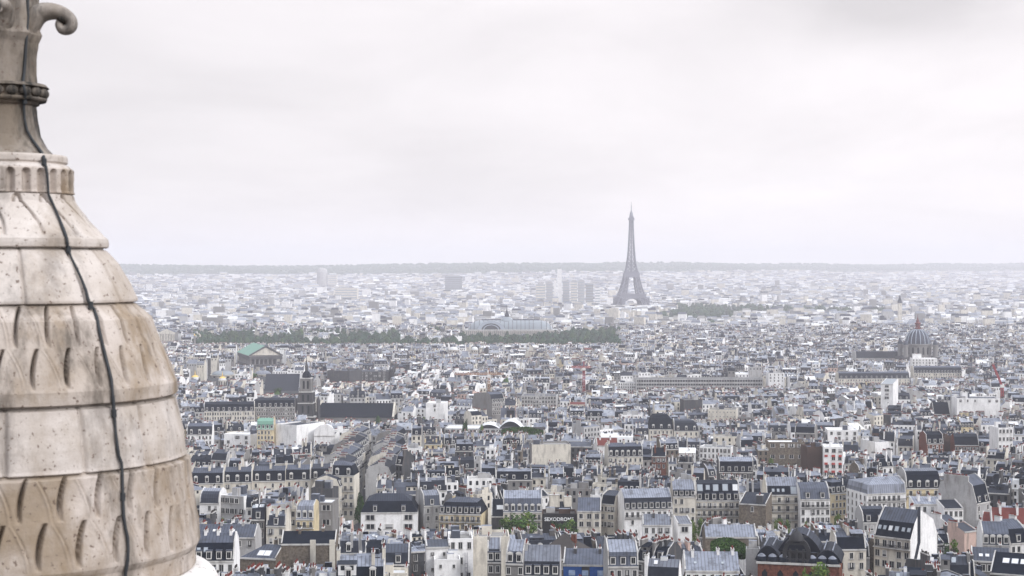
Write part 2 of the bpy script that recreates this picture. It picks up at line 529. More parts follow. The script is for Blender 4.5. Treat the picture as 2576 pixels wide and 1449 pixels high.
def house(sink, w, d, h, p, rg):
    wallm = 'wall ' + p['wall']
    rings, capm = rings_for(p['roof'], w, d, h, p)
    wall, roof = sink.part('wall'), sink.part('roof')
    def cor(r):
        return [(-w / 2 + r[0], -d / 2 + r[2], r[4]), (w / 2 - r[1], -d / 2 + r[2], r[4]), (w / 2 - r[1], d / 2 - r[3], r[4]), (-w / 2 + r[0], d / 2 - r[3], r[4])]
    c0 = cor(rings[0])
    base = [(x, y, -4.0) for x, y, _ in c0]
    fm = 'wall ' + p.get('front', p['wall'])
    for i in range(4):
        j = (i + 1) % 4
        wall.poly([base[i], base[j], c0[j], c0[i]], fm if i == 0 else wallm)
    zt = h
    for a, b in zip(rings[:-1], rings[1:]):
        A, B = cor(a), cor(b)
        for i in range(4):
            j = (i + 1) % 4
            vert = (i == 1 and a[1] == b[1]) or (i == 3 and a[0] == b[0]) or (i == 2 and a[3] == b[3]) or (i == 0 and a[2] == b[2])
            q = [A[i], A[j], B[j], B[i]]
            if vert or b[5] == 'W':
                wall.poly(q, wallm)
            else:
                roof.poly(q, seam(b[5], sink))
        zt = max(zt, b[4])
    roof.poly(cor(rings[-1]), seam(capm, sink))
    det = sink.stuff is None
    near = p.get('near', det)
    # cornice at the eaves, proud of the wall
    if p['roof'] != 'flat' and near:
        for y0, y1 in ((-d / 2 - .32, -d / 2), (d / 2, d / 2 + .32)):
            wall.box(-w / 2, w / 2, y0, y1, h - .45, h + .03, 'trim pale', bottom=True)
    # party wall upstands that stand above the roof
    if p['roof'] not in ('flat',) and near:
        for sx, on in ((-1, not p.get('hipl', 0)), (1, not p.get('hipr', 0))):
            if not on or rg.random() < .25:
                continue
            xa, xb = (-w / 2 - .02, -w / 2 + .34) if sx < 0 else (w / 2 - .34, w / 2 + .02)
            up = .38
            pr = [(-d / 2 + r[2], r[4]) for r in rings] + [(d / 2 - r[3], r[4]) for r in rings[::-1]]
            for (ya, za), (yb, zb) in zip(pr[:-1], pr[1:]):
                wall.poly([(xa, ya, za + up), (xb, ya, za + up), (xb, yb, zb + up), (xa, yb, zb + up)], 'trim pale')
                wall.poly([(xb, ya, za - .1), (xb, yb, zb - .1), (xb, yb, zb + up), (xb, ya, za + up)], wallm)
                wall.poly([(xa, yb, zb - .1), (xa, ya, za - .1), (xa, ya, za + up), (xa, yb, zb + up)], wallm)
    ro = None
    wo_ = sink.done(wall, 'wall')
    ro = sink.done(roof, 'roof')
    root = sink.root
    # flat roofs: lift house and vents
    if p['roof'] == 'flat':
        c = sink.part('c')
        for _ in range(rg.choice((1, 2, 2, 3))):
            bw, bd, bh = rg.uniform(1.5, min(5, w * .4)), rg.uniform(1.5, 4), rg.uniform(1.2, 2.8)
            x, y = rg.uniform(-w / 2 + bw / 2 + .6, w / 2 - bw / 2 - .6), rg.uniform(-d / 2 + bd / 2 + .6, d / 2 - bd / 2 - .6)
            c = sink.part('c')
            c.box(x - bw / 2, x + bw / 2, y - bd / 2, y + bd / 2, h - .75, h + bh, rg.choice((wallm, 'wall pale grey', 'zinc')), top='zinc light')
            sink.done(c, 'roof_housing', ro)
    for (ax, aw, y0, y1, at_, am, ar) in p.get('attic', ()):
        c = sink.part('attic')
        xa, xb = max(-w / 2 + .4, ax - aw / 2), min(w / 2 - .4, ax + aw / 2)
        ya, yb = -d / 2 + y0, -d / 2 + y1
        za = zt + at_
        P = [(xa, ya, h + .3), (xb, ya, h + .3), (xb, yb, h + .3), (xa, yb, h + .3), (xa, ya, za - .7), (xb, ya, za - .7), (xb, yb, za), (xa, yb, za)]
        c.raw(P, [(0, 1, 5, 4), (1, 2, 6, 5), (2, 3, 7, 6), (3, 0, 4, 7)], am)
        c.raw([(xa - .15, ya - .25, za - .68), (xb + .15, ya - .25, za - .68), (xb + .15, yb + .1, za + .06), (xa - .15, yb + .1, za + .06)], [(0, 1, 2, 3)], ar)
        n = int((xb - xa) / 1.7)
        for i in range(n):
            x = xa + (i + .5) * (xb - xa) / n
            zb = min(za - 2.1, za - 2.1)
            c.poly([(x - .45, ya - .04, zb), (x + .45, ya - .04, zb), (x + .45, ya - .04, za - 1.0), (x - .45, ya - .04, za - 1.0)], 'glass dark')
        sink.done(c, 'attic', None)
    for (ax, ay, aw, ad, ah, am) in p.get('clut', ()):
        c = sink.part('c')
        c.box(ax - aw / 2, ax + aw / 2, ay - ad / 2, ay + ad / 2, h + .2, zt + ah, am, top='zinc light')
        sink.done(c, 'roof_housing', None)
    # chimney stacks with rows of clay pots
    for ch in p.get('chim', ()):
        x, yc, ln, top = ch[:4]
        th = ch[4] if len(ch) > 4 else .75
        cm = ch[5] if len(ch) > 5 else wallm
        c = sink.part('chimney')
        zb = h - .5 if p['roof'] != 'flat' else h - .7
        x = max(-w / 2 + th / 2 - .06, min(w / 2 - th / 2 + .06, x))
        c.box(x - th / 2, x + th / 2, yc - ln / 2, yc + ln / 2, zb, zt + top, cm)
        c.box(x - th / 2 - .08, x + th / 2 + .08, yc - ln / 2 - .08, yc + ln / 2 + .08, zt + top - .25, zt + top + .02, 'trim pale', bottom=True)
        pm = 'pot dark' if rg.random() < .3 else 'pot'
        if near:
            n = max(2, int(ln / .5))
            for i in range(n):
                if rg.random() < .12:
                    continue
                y = yc - ln / 2 + (i + .5) * ln / n
                hh = rg.uniform(.45, .85)
                r = rg.uniform(.11, .16)
                c.box(x - r, x + r, y - r, y + r, zt + top + .02, zt + top + hh, pm)
        else:
            c.box(x - .18, x + .18, yc - ln / 2 + .2, yc + ln / 2 - .2, zt + top + .02, zt + top + .6, pm)
        sink.done(c, 'chimney', None)
    # windows
    cols, rows = p.get('cols', 0), p.get('rows', 0)
    fh = p.get('fh', 3.1)
    wk = p.get('wk', 0)
    ws = p.get('ws', 1.0)
    if cols and rows:
        for r in range(rows):
            z = h - 2.0 - fh * r
            if z < 1.0:
                break
            for i in range(cols):
                x = -w / 2 + (i + .5) * w / cols
                if det:
                    if rg.random() > .05:
                        inst(pick_win(rg, wk), 'window', root, (x + rg.gauss(0, .07), -d / 2, z), 0, (ws * rg.uniform(.92, 1.06), 1, p.get('wh', 1.0)))
                else:
                    sink.stuff.poly([(x - .55, -d / 2 - .05, z - .9), (x + .55, -d / 2 - .05, z - .9), (x + .55, -d / 2 - .05, z + .9), (x - .55, -d / 2 - .05, z + .9)], 'glass dark')
    for side, sgn in (('lcols', -1), ('rcols', 1)):
        n = p.get(side, 0)
        for r in range(rows if n else 0):
            for i in range(n):
                if det:
                    inst(WIN[wk], 'window', root, (sgn * w / 2, -d / 2 + (i + .5) * d / n, h - 2.0 - fh * r), sgn * math.pi / 2, (ws, 1, p.get('wh', 1.0)))
    # dormers on the steep front slope
    nd = p.get('dorm', 0)
    if nd and p['roof'] in ('mansard', 'curve'):
        hm, a = p.get('hm', 3.3), p.get('ins', 1.4)
        for i in range(nd):
            x = -w / 2 + (i + .5) * w / nd
            z = h + .55
            y = -d / 2 + (.12 if p['roof'] == 'mansard' else .1)
            if det:
                s = p.get('ds', 1.0)
                inst(DORM[p.get('dk', 0)], 'dormer', root, (x, y, z), 0, (s, 1, min(1.25, (hm - .7) / 1.9)))
            else:
                sink.stuff.box(x - .6, x + .6, y, y + 1.5, z, z + 1.7, 'frame white', top='zinc light')
                sink.stuff.poly([(x - .4, y - .05, z + .2), (x + .4, y - .05, z + .2), (x + .4, y - .05, z + 1.4), (x - .4, y - .05, z + 1.4)], 'glass dark')
    # roof lights lying on the front slope
    if det:
        for sk in p.get('sky', ()):
            fx, ft, sc, kind = sk
            k = 1 if (p['roof'] in ('gable', 'shed')) else 2
            k = min(k, len(rings) - 1)
            if p.get('skring'):
                k = p['skring']
            a, b = rings[k - 1], rings[k]
            y = -d / 2 + a[2] + (b[2] - a[2]) * ft
            z = a[4] + (b[4] - a[4]) * ft
            rx = math.atan2(b[4] - a[4], b[2] - a[2])
            inst(SKYL[kind], 'skylight', root, (-w / 2 + fx * w, y, z + .02), 0, (sc, sc, 1), rx)
        for r in p.get('balc', ()):
            b = MB()
            z = h - 2.0 - fh * r - 1.15
            b.box(-w / 2, w / 2, -d / 2 - .85, -d / 2, z - .22, z, 'trim pale', bottom=True)
            b.box(-w / 2, w / 2, -d / 2 - .83, -d / 2 - .77, z + .95, z + 1.03, 'iron dark', bottom=True)
            n = int(w / .32)
            for i in range(n):
                x = -w / 2 + (i + .5) * w / n
                b.box(x - .06, x + .06, -d / 2 - .82, -d / 2 - .78, z, z + .95, 'iron dark')
            b.build('balcony', root)
    return zt

WALLW = [('cream', 16), ('white', 21), ('pale grey', 12), ('beige', 21), ('taupe', 31), ('yellow', 1.2), ('brown', 2), ('pink', 1.2), ('stone', 4)]
WALLP = [('cream', 22), ('white', 38), ('pale grey', 20), ('beige', 12), ('taupe', 7), ('yellow', 1), ('pink', 1)]  # paler wall mix for distance, haze put into the colour
def wchoice(rg, t):
    s = sum(x for _, x in t); r = rg.random() * s
    for k, x in t:
        r -= x
        if r <= 0:
            return k
    return t[-1][0]
def random_style(rg, w, d, h, modern=.05, pale=0.0):
    p = {}
    u = rg.random()
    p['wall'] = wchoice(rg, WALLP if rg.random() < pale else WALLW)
    if u < modern:
        p['roof'] = 'flat'; p['wall'] = rg.choice(('white', 'white', 'cream', 'pale grey', 'beige')); p['r1'] = rg.choice(('roof gravel', 'zinc light', 'roof white')); p['r2'] = p['r1']
    elif u < .56:
        p['roof'] = rg.choice(('mansard', 'mansard', 'mansard', 'curve'))
        p['r1'] = wchoice(rg, [('slate', 58), ('slate grey', 22), ('zinc dark', 14), ('zinc', 6), ('copper', .3)])
        p['r2'] = wchoice(rg, [('zinc light', 50), ('zinc', 32), ('zinc dark', 14)])
        p['hm'] = rg.uniform(2.8, 4.2)
        p['ins'] = rg.uniform(.9, 2.0)
        p['up'] = rg.uniform(1.0, 2.2)
        p['dorm'] = rg.choice((0, 2, 3, 3, 4)) if w > 7 else 1
        p['dk'] = int(rg.random() < .3)
    elif u < .84:
        p['roof'] = 'gable'
        p['r1'] = wchoice(rg, [('zinc light', 26), ('zinc', 34), ('zinc dark', 24), ('slate grey', 12), ('slate', 12), ('roof tile', .8)])
        p['r2'] = p['r1']
        p['up'] = d * rg.uniform(.16, .40)
    else:
        p['roof'] = 'shed'
        p['r1'] = wchoice(rg, [('zinc light', 26), ('zinc', 35), ('zinc dark', 24), ('slate grey', 16)])
        p['r2'] = p['r1']
        p['up'] = d * rg.uniform(.12, .28)
    if rg.random() < pale * .62 and p['roof'] != 'flat':      # roofs paled with distance, haze put into their colour
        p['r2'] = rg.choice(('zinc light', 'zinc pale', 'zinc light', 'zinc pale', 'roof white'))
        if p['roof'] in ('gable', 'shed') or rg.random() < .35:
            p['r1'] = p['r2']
    ch = []
    nch = rg.choice((2, 2, 3, 3, 4, 5)) if p['roof'] != 'flat' else rg.choice((0, 0, 1))
    for i in range(nch):
        x = rg.choice((-w / 2, w / 2, w / 2, -w / 2, rg.uniform(-w * .3, w * .3)))
        ln = rg.uniform(1.8, min(6.5, d * .6))
        if any(abs(x - q[0]) < 1.3 for q in ch):
            continue
        ch.append((x, rg.uniform(-d * .22, d * .22), ln, rg.uniform(.5, 2.1)))
    p['chim'] = ch
    if p['roof'] != 'flat':
        if w > 5 and rg.random() < (.8 if pale == 0 else .5):
            y0 = rg.uniform(.3, 2.5)
            p['attic'] = [(rg.uniform(-w * .35, w * .35), w * rg.uniform(.22, .55), y0 + q, y0 + q + d * rg.uniform(.25, .5), rg.uniform(-1.2, .7), rg.choice(('wall white', 'wall cream', 'wall taupe', 'zinc dark', 'slate grey', 'slate', 'wall beige')), rg.choice(('zinc light', 'zinc', 'zinc dark', 'slate', 'zinc')))
                          for q in ((0,), (0, d * .35), (0, d * .2, d * .45))[rg.choice((0, 1, 1, 2))]]
        p['clut'] = [(rg.uniform(-w * .4, w * .4), rg.uniform(-d * .2, d * .38), rg.uniform(.6, 2.2), rg.uniform(.6, 2.0), rg.uniform(-.4, 1.2), rg.choice(('wall white', 'roof white', 'wall cream', 'zinc', 'zinc dark', 'wall taupe', 'slate'))) for _ in range(rg.choice((2, 2, 3, 4, 5) if pale == 0 else (1, 1, 2, 2, 3)))]
    p['cols'] = max(2, int(w / rg.uniform(2.4, 3.2)))
    p['rows'] = 2
    p['wk'] = int(rg.random() < .55)
    p['sky'] = [(rg.uniform(.15, .85), rg.uniform(.3, .7), rg.uniform(.7, 1.2), int(rg.random() < .5)) for _ in range(rg.choice((0, 1, 2, 3, 4, 5)))] if p['roof'] in ('gable', 'mansard', 'shed') else []
    return p

# ------------------------------------------------------------------ particular houses of the picture
HEROES = []        # placed hero rectangles
PROTECT = []       # picture rectangles that nearer filler must not cover: x0, x1, y_bottom, distance
RECTS = []         # ground rectangles (cx, cy, hw, hd, cos, sin)
ANCHORS = []       # (name, px, py, d)
def add_rect(cx, cy, w, d, rot):
    RECTS.append((cx, cy, w / 2, d / 2, math.cos(rot), math.sin(rot)))
def hero(label, x0, x1, ye, rot=0, h=18.0, d=None, dep=12, roof='mansard', wall='cream', r1='slate', r2='zinc light', bottom=None, anchor=None, name='apartment_house', cat='building', chim=None, ncoll=True, group=None, **k):
    rot = R(rot)
    if d is None:
        d = solve_d(ye, h)
    else:
        h = at(CX, ye, d).z - g(d)
    w = (x1 - x0) / F * d / math.cos(rot)
    mx = (x0 + x1) / 2
    fx = (mx - CX) / F * d
    cx, cy = fx - math.sin(rot) * dep / 2, d + math.cos(rot) * dep / 2
    root = empty(name, (cx, cy, g(cy)), rot)
    h = h + g(d) - g(cy)
    tag(root, label, cat, group)
    rg = random.Random(int(x0 * 7 + ye))
    p = dict(roof=roof, wall=wall, r1=r1, r2=r2, **k)
    if chim is None:
        chim = [(-w / 2, 0, 3.2, 1.0), (w / 2, 0, 3.2, 1.0)]
    p['chim'] = [((c[0] * w / 2) if abs(c[0]) <= 1 else c[0],) + tuple(c[1:]) for c in chim] if k.pop('relch', False) else chim
    zt = house(Sink(root=root), w, dep, h, p, rg)
    add_rect(cx, cy, w + 1, dep + 1, rot)
    PROTECT.append((x0 - 2, x1 + 2, bottom if bottom else ye + 9, d - 1))
    if anchor:
        ANCHORS.append((anchor, mx, ye, d))
    return root, w, dep, h, zt
def rel(w2, *cs):
    return [(c[0] * w2,) + tuple(c[1:]) for c in cs]

GB = 'tall facades along the boulevard'
# --- boulevard row (distance about 650 m)
A = hero('pale round-cornered house with wide dark windows right of the narrow street', 907, 1050, 1289, 2, d=655, dep=20, wall='white', r1='slate', r2='zinc dark', hipl=1, hipr=1, hm=4.2, ins=2.4, up=2.6, cols=3, rows=2, ws=3.0, fh=3.6, wk=1, dorm=2, bottom=1326, chim=[(2, 0, 2.2, .6)], anchor='round-cornered pale house')
hero('small pale house with a tall blank gable beside the dark corner house', 1066, 1108, 1272, 14, d=665, dep=18, wall='pale grey', r1='zinc', r2='zinc light', cols=2, rows=3, bottom=1318, dorm=1, hm=4)
B = hero('dark mansard corner house with long iron balcony left of the tree', 1104, 1210, 1293, -9, d=650, dep=16, wall='yellow', r1='slate', r2='zinc', hipl=1, hipr=1, hm=4.4, ins=2.0, cols=8, rows=2, wk=1, dorm=7, balc=(0,), bottom=1326, chim=[(-4, 0, 2.5, .5), (3, 1, 2.5, .8)], anchor='dark corner house')
hero('low black studio with one large roof light beside the tree', 1236, 1280, 1299, 0, d=655, dep=14, roof='shed', wall='taupe', r1='slate', r2='slate', up=5, sky=[(.5, .5, 2.6, 1)], cols=0, rows=0, bottom=1310, chim=[])
hero('pale zinc mansard house with arched dormers behind the boulevard tree', 1266, 1364, 1288, 0, d=652, dep=14, wall='cream', r1='zinc', r2='zinc light', hm=5.2, ins=1.8, up=2.6, cols=7, rows=2, wk=1, dorm=6, dk=1, balc=(0,), bottom=1328, chim=[(2, 1, 3.5, .8)], anchor='arched dormer house')
SX = hero('black windowless front with large white lettering on the boulevard', 1365, 1451, 1293, 0, d=652, dep=13, roof='flat', wall='brown', front='brown', r1='roof brown', r2='roof brown', cols=0, rows=0, bottom=1332, chim=[], name='lettered_theatre', anchor='black lettered front')
hero('narrow cream house with tall slab chimneys behind the lettered front', 1386, 1440, 1284, 8, d=676, dep=10, roof='gable', wall='beige', r1='zinc dark', r2='zinc', up=3, bottom=1288, cols=0, rows=0, chim=[(-3.6, -2, 2.4, 3.2, 4.0, 'wall cream'), (3.2, -2, 2.4, 2.4, 3.0, 'wall cream')])
hero('cream house with ribbed zinc roof right of the lettered front', 1453, 1512, 1286, -4, d=650, dep=14, roof='gable', wall='cream', r1='zinc', r2='zinc', up=4.5, cols=3, rows=2, ws=1.5, wk=1, bottom=1324, chim=[(-4, 2, 3, 1.0)])
hero('plain cream house with small windows left of the stone gable', 1512, 1545, 1268, -30, d=660, dep=14, roof='mansard', wall='cream', r1='slate', r2='zinc', cols=4, rows=3, bottom=1306)
C1 = hero('long grey mansard house with full-width black balcony and stone side wall', 1571, 1694, 1281, 9, d=650, dep=14, wall='white', r1='slate grey', r2='zinc light', hm=4.4, ins=1.3, up=3.0, cols=9, rows=2, wk=1, dorm=8, balc=(0,), bottom=1302, chim=[(7.5, 2, 5, .6)], anchor='long balcony house')
hero('tall narrow cream facade four windows wide under a zinc roof', 1694, 1751, 1249, 0, d=652, dep=12, wall='cream', r1='slate', r2='zinc light', hm=2.6, ins=1.2, up=3.4, cols=4, rows=4, fh=3.5, dorm=4, bottom=1312, chim=[(-4.4, 1, 4, 1.0), (4.4, 1, 4, 1.0)], anchor='narrow cream facade')
hero('dark two-storey mansard house with five large roof lights', 1752, 1862, 1259, 0, d=654, dep=13, wall='cream', r1='slate', r2='slate grey', hm=6.4, ins=2.8, up=1.0, cols=8, rows=3, dorm=6, balc=(0, 1), skring=1, sky=[(.10, .74, 1.9, 0), (.28, .76, 1.4, 0), (.46, .74, 1.9, 0), (.68, .76, 1.9, 0), (.91, .76, 1.9, 1)], bottom=1300, chim=[(-8.6, 1, 4, .9), (0, 2, 3, .6), (8.6, 1, 4, .9)], anchor='five roof light house')
hero('rubble walled workshop with a stout dark chimney facing the boulevard', 1862, 1926, 1268, -20, d=640, dep=12, roof='shed', wall='stone', r1='zinc dark', r2='zinc', up=3, cols=1, rows=1, bottom=1310, chim=[(2.5, -4, 2.2, .5, 2.4, 'wall taupe')])
C5 = hero('cream stone facade with black balconies on every floor', 1930, 2014, 1245, 0, d=655, dep=13, wall='cream', r1='slate', r2='zinc light', hm=3.4, ins=1.6, up=3.0, cols=4, rows=5, ws=1.1, wk=1, balc=(0, 1, 2), fh=3.4, bottom=1318, skring=1, sky=[(.2, .5, .9, 0), (.35, .5, .9, 0), (.5, .5, .9, 0), (.82, .5, 2.2, 0)], chim=[(-6.2, 1, 4, 1.0), (1, 1, 3, 1)], anchor='cream balcony facade')
hero('white facade with a thin balcony left of the yellow corner house', 2015, 2090, 1256, 3, d=650, dep=14, wall='white', r1='zinc', r2='zinc', hm=4.0, ins=2.2, up=2, cols=6, rows=4, wk=1, balc=(0,), bottom=1302, dorm=2, chim=[(-5, 1, 3, 1.0), (3, 1, 3, 1)], anchor='thin balcony facade')
hero('narrow yellow corner house under a dark mansard beside the white corner block', 2090, 2132, 1240, 28, d=690, dep=10, wall='yellow', r1='slate', r2='zinc', hm=4.4, cols=4, rows=3, hipl=1, hipr=1, dorm=3, bottom=1290, chim=[(1, 1, 2, 1)])
E2 = hero('large white corner block with a pale wrapped mansard and black balcony', 2180, 2284, 1241, 14, d=668, dep=19, wall='white', r1='zinc light', r2='zinc light', hm=3.6, ins=.7, up=2.4, hipl=1, cols=8, lcols=5, rows=4, wk=1, dorm=0, balc=(0,), bottom=1290, chim=[(-4, 2, 2.2, .8), (3, 2, 3, .9), (7.5, 2, 3, .6)], anchor='white corner block')
hero('yellow facade with arched windows under a tall dark mansard', 2281, 2368, 1228, 5, d=672, dep=13, roof='curve', wall='pale grey', front='yellow', r1='slate', r2='zinc light', hm=6.6, ins=1.5, cols=4, rows=3, fh=3.6, wk=0, ws=1.2, dorm=4, dk=1, balc=(0,), bottom=1262, chim=[(-6.6, 1, 3, .4), (0, 1, 4, 1.2), (6.6, 1, 3, .4)], anchor='yellow arched facade')
RP = hero('flat modern block with red panels between dark windows', 2371, 2470, 1208, -6, d=720, dep=14, roof='flat', wall='beige', r1='zinc', r2='zinc', cols=7, rows=5, ws=1.8, wk=1, bottom=1262, chim=[(-6, 0, 2.5, 2.0), (0, 2, 2, 2.2)], anchor='red panelled block')
hero('tall house with broad blank grey gable and dark mansard to its right', 2452, 2500, 1264, 46, h=20, dep=17, wall='pale grey', r1='slate', r2='zinc', hm=6.5, ins=1.9, up=3.2, cols=3, rows=3, dorm=2, bottom=1308, chim=[(-6.4, 0, 10, .3)], anchor='broad grey gable')
hero('white terrace house with three slab chimneys below the red panelled block', 2300, 2376, 1268, -3, d=618, dep=9, roof='shed', wall='white', r1='zinc light', r2='zinc', up=1.6, cols=4, rows=3, wk=1, bottom=1310, chim=[(-3, 0, 3, 1.5), (1, 0, 3, 1.2), (5, 0, 3, 1.3)])
hero('white house with four windows against the broad grey gable', 2376, 2426, 1279, 4, d=610, dep=9, roof='shed', wall='white', r1='slate grey', r2='zinc', up=2, cols=4, rows=2, wk=1, bottom=1312, chim=[])
hero('low dark mansard house in front of the white corner block', 2172, 2232, 1314, 6, h=13, dep=10, roof='curve', wall='pale grey', r1='slate', r2='zinc', hm=4.5, cols=4, rows=1, dorm=2, bottom=1318, chim=[(-3, 1, 2, .5)])
hero('grey zinc roofed house with a dark window band below the white corner block', 2232, 2280, 1304, -14, h=14, dep=12, roof='gable', wall='white', r1='zinc', r2='zinc', cols=4, rows=2, ws=1.7, wk=1, bottom=1320, chim=[(2, 0, 2, .6)])
# --- south of the boulevard, right
E10 = hero('black mansard house with six roof lights and a huge white gable carrying flues', 2208, 2284, 1352, -42, h=19, dep=17, wall='white', front='cream', r1='slate', r2='zinc', hm=4.6, ins=2.6, up=3.6, cols=5, rows=3, wk=1, ws=1.3, balc=(0,), skring=1, sky=[(.1, .55, .9, 0), (.24, .55, .9, 0), (.4, .55, 1.1, 1), (.57, .55, 1.1, 0), (.75, .55, .9, 0), (.9, .55, .9, 0)], bottom=1425, chim=[(2, 0, 2, .8)], anchor='huge white gable')  # cream front paints the shaded side; the white gable is the lit one
hero('pinkish white gabled house right of the huge white gable', 2388, 2425, 1322, 30, h=13, dep=14, roof='gable', wall='white', r1='zinc', r2='zinc', up=3.0, bottom=1375, cols=1, rows=1, anchor='pinkish gable', chim=[(-3, 0, 5, .7)])
hero('second pinkish gabled house below the red tiled roofs', 2425, 2462, 1336, 34, h=13, dep=11, roof='gable', wall='pink', r1='zinc', r2='zinc', up=2.2, bottom=1385, chim=[(-3, 0, 4, .7)])
hero('white house with grey mansard and four white dormers', 2476, 2541, 1371, -8, h=15, dep=14, wall='white', r1='zinc dark', r2='zinc', hm=3.3, ins=.9, up=3.2, cols=4, rows=2, dorm=4, dk=1, bottom=1402, chim=[(-6, 0, 2, .4)], anchor='four dormer house')
hero('dark mansard end house at the right edge beside the four dormer house', 2543, 2590, 1366, 20, h=15, dep=14, wall='white', r1='slate', r2='zinc', hm=4.4, ins=1.4, up=2.4, cols=3, rows=2, dorm=1, bottom=1400)
hero('long house roofed in dark red tile at the right edge', 2500, 2585, 1318, -12, h=14, dep=13, roof='gable', wall='white', r1='roof tile', r2='roof tile', up=5, bottom=1326, cols=0, rows=0, chim=[(-3, -1, 4, 1.2), (3, -1, 4, 1.2)], anchor='red tiled roof')
hero('small red tiled wing left of the long red tiled roof', 2470, 2500, 1320, -28, h=13, dep=10, roof='gable', wall='white', r1='roof tile', r2='roof tile', up=4, bottom=1326, cols=0, rows=0, chim=[])
hero('ribbed zinc house with twin white roof lights in front of the four dormer house', 2450, 2540, 1412, -14, h=14, dep=13, roof='gable', wall='beige', r1='zinc', r2='zinc', up=3.0, cols=5, rows=1, ws=1.5, sky=[(.25, .4, 1, 1), (.42, .4, 1, 1)], bottom=1425, chim=[(3, 2, 2, .7)])
hero('black glass roofed hall at the lower right corner', 2500, 2600, 1445, -24, h=14, dep=18, roof='gable', wall='taupe', r1='slate', r2='slate', up=4.4, cols=0, rows=0, sky=[(.3, .6, 1.6, 1), (.5, .6, 1.6, 1), (.7, .6, 1.6, 1)], chim=[])
# --- south of the boulevard, centre
hero('white house with ribbed zinc roof below the long balcony house', 1618, 1688, 1321, -3, h=13, dep=12, roof='gable', wall='white', r1='zinc light', r2='zinc', up=3.2, cols=4, rows=2, wk=1, bottom=1345, chim=[(-1, -1, 2.5, .8, .8, 'wall taupe'), (5, 0, 2, 1)])
hero('white house with one big dark window below the narrow cream facade', 1706, 1742, 1318, 4, h=13, dep=10, roof='shed', wall='white', r1='zinc light', r2='zinc', up=1.5, cols=1, rows=1, ws=2.4, wk=1, bottom=1345, chim=[])
hero('low pair of ribbed zinc roofs on a rubble wall hung with ivy', 1776, 1905, 1351, -2, h=15, dep=13, roof='gable', wall='stone', r1='zinc light', r2='zinc', up=3.2, cols=0, rows=0, bottom=1386, chim=[(0, 1, 2.4, .6), (-7.4, 0, 2, .8)], anchor='ivy hung rubble wall')
hero('tall blank pale chimney wall standing beside the brick church', 1878, 1913, 1380, -8, h=17, dep=4, roof='flat', wall='pale grey', r1='zinc', r2='zinc', cols=0, rows=0, bottom=1449, chim=[])
hero('zinc house with three white dormers at the lower edge right of the blue front', 1530, 1607, 1425, 3, h=16, dep=12, wall='pale grey', r1='zinc', r2='zinc light', hm=3.8, ins=.9, up=2.6, cols=4, rows=1, dorm=3, bottom=1449, chim=[(6, 1, 4, .7), (-5, 2, 3, .5)])
hero('large ribbed zinc roof with two small lights near the lower edge', 1724, 1862, 1436, -3, h=15, dep=15, roof='gable', wall='white', r1='zinc light', r2='zinc', up=4.0, cols=7, rows=1, bottom=1449, sky=[(.2, .4, .7, 0), (.7, .4, .7, 0)], chim=[(-5, -1, 3, .8), (2, 0, 3, .9), (6, 0, 3, .9)])
BL = hero('low house with a bright blue painted front at the lower edge', 1417, 1528, 1421, -4, h=15, dep=12, roof='shed', wall='taupe', r1='zinc', r2='zinc', up=2.6, cols=0, rows=0, bottom=1449, chim=[(-3, 3, 2.4, .8), (4, 3, 2.4, .8)], anchor='blue painted front')
hero('ribbed zinc mansard with white dormers left of the blue front', 1318, 1408, 1449, -4, h=16, dep=12, wall='pale grey', r1='slate grey', r2='zinc light', hm=3.6, up=3.4, ins=1.0, cols=4, rows=1, dorm=4, bottom=1449, chim=[(-6.5, 0, 4, .6)])
hero('broad hipped roof of dark brown slate above the blue front', 1338, 1470, 1406, -14, h=14, dep=17, roof='gable', wall='stone', r1='roof brown', r2='roof brown', up=6.0, hipl=1, hipr=1, cols=4, rows=1, bottom=1412, chim=[(3, 0, 1.6, .5, 1.4, 'wall brick')], anchor='dark brown hipped roof')
hero('small zinc mansard with two white dormers left of the dark hipped roof', 1226, 1260, 1414, 0, h=16, dep=11, wall='beige', r1='slate grey', r2='zinc light', hm=3.4, up=2.6, cols=2, rows=1, dorm=2, bottom=1425, chim=[(-3, 0, 3, .6)])
hero('zinc mansard with rounded dormers beside the dark hipped roof', 1272, 1316, 1418, -10, h=16, dep=11, wall='beige', r1='zinc dark', r2='zinc light', hm=3.2, up=2.6, cols=3, rows=1, dorm=2, dk=1, bottom=1428, chim=[])
WB = hero('tall white stepped house with few dark windows and a rung ladder', 1128, 1190, 1355, 3, h=21, dep=13, roof='flat', wall='white', r1='roof gravel', r2='roof gravel', cols=3, rows=3, fh=4.4, wk=1, bottom=1425, chim=[(3, 4, 3, 1.2)], anchor='white stepped house')
hero('blank cream wing right of the white stepped house', 1190, 1282, 1350, 2, h=21, dep=13, roof='flat', wall='cream', r1='roof gravel', r2='roof gravel', cols=1, rows=1, bottom=1400, chim=[(-4, -3, 4, .6), (4, -3, 4, .6)])
hero('lower white cube with three small openings in front of the white stepped house', 1072, 1132, 1376, 5, h=19, dep=9, roof='shed', wall='white', r1='zinc', r2='zinc', up=.8, cols=2, rows=3, ws=.6, wh=.5, fh=4.5, wk=1, bottom=1449, chim=[])
hero('low white block at the lower edge below the white stepped house', 1092, 1158, 1407, 4, h=16, dep=7, roof='flat', wall='white', r1='roof gravel', r2='roof gravel', cols=2, rows=2, ws=.6, wh=.5, wk=1, bottom=1449, chim=[])
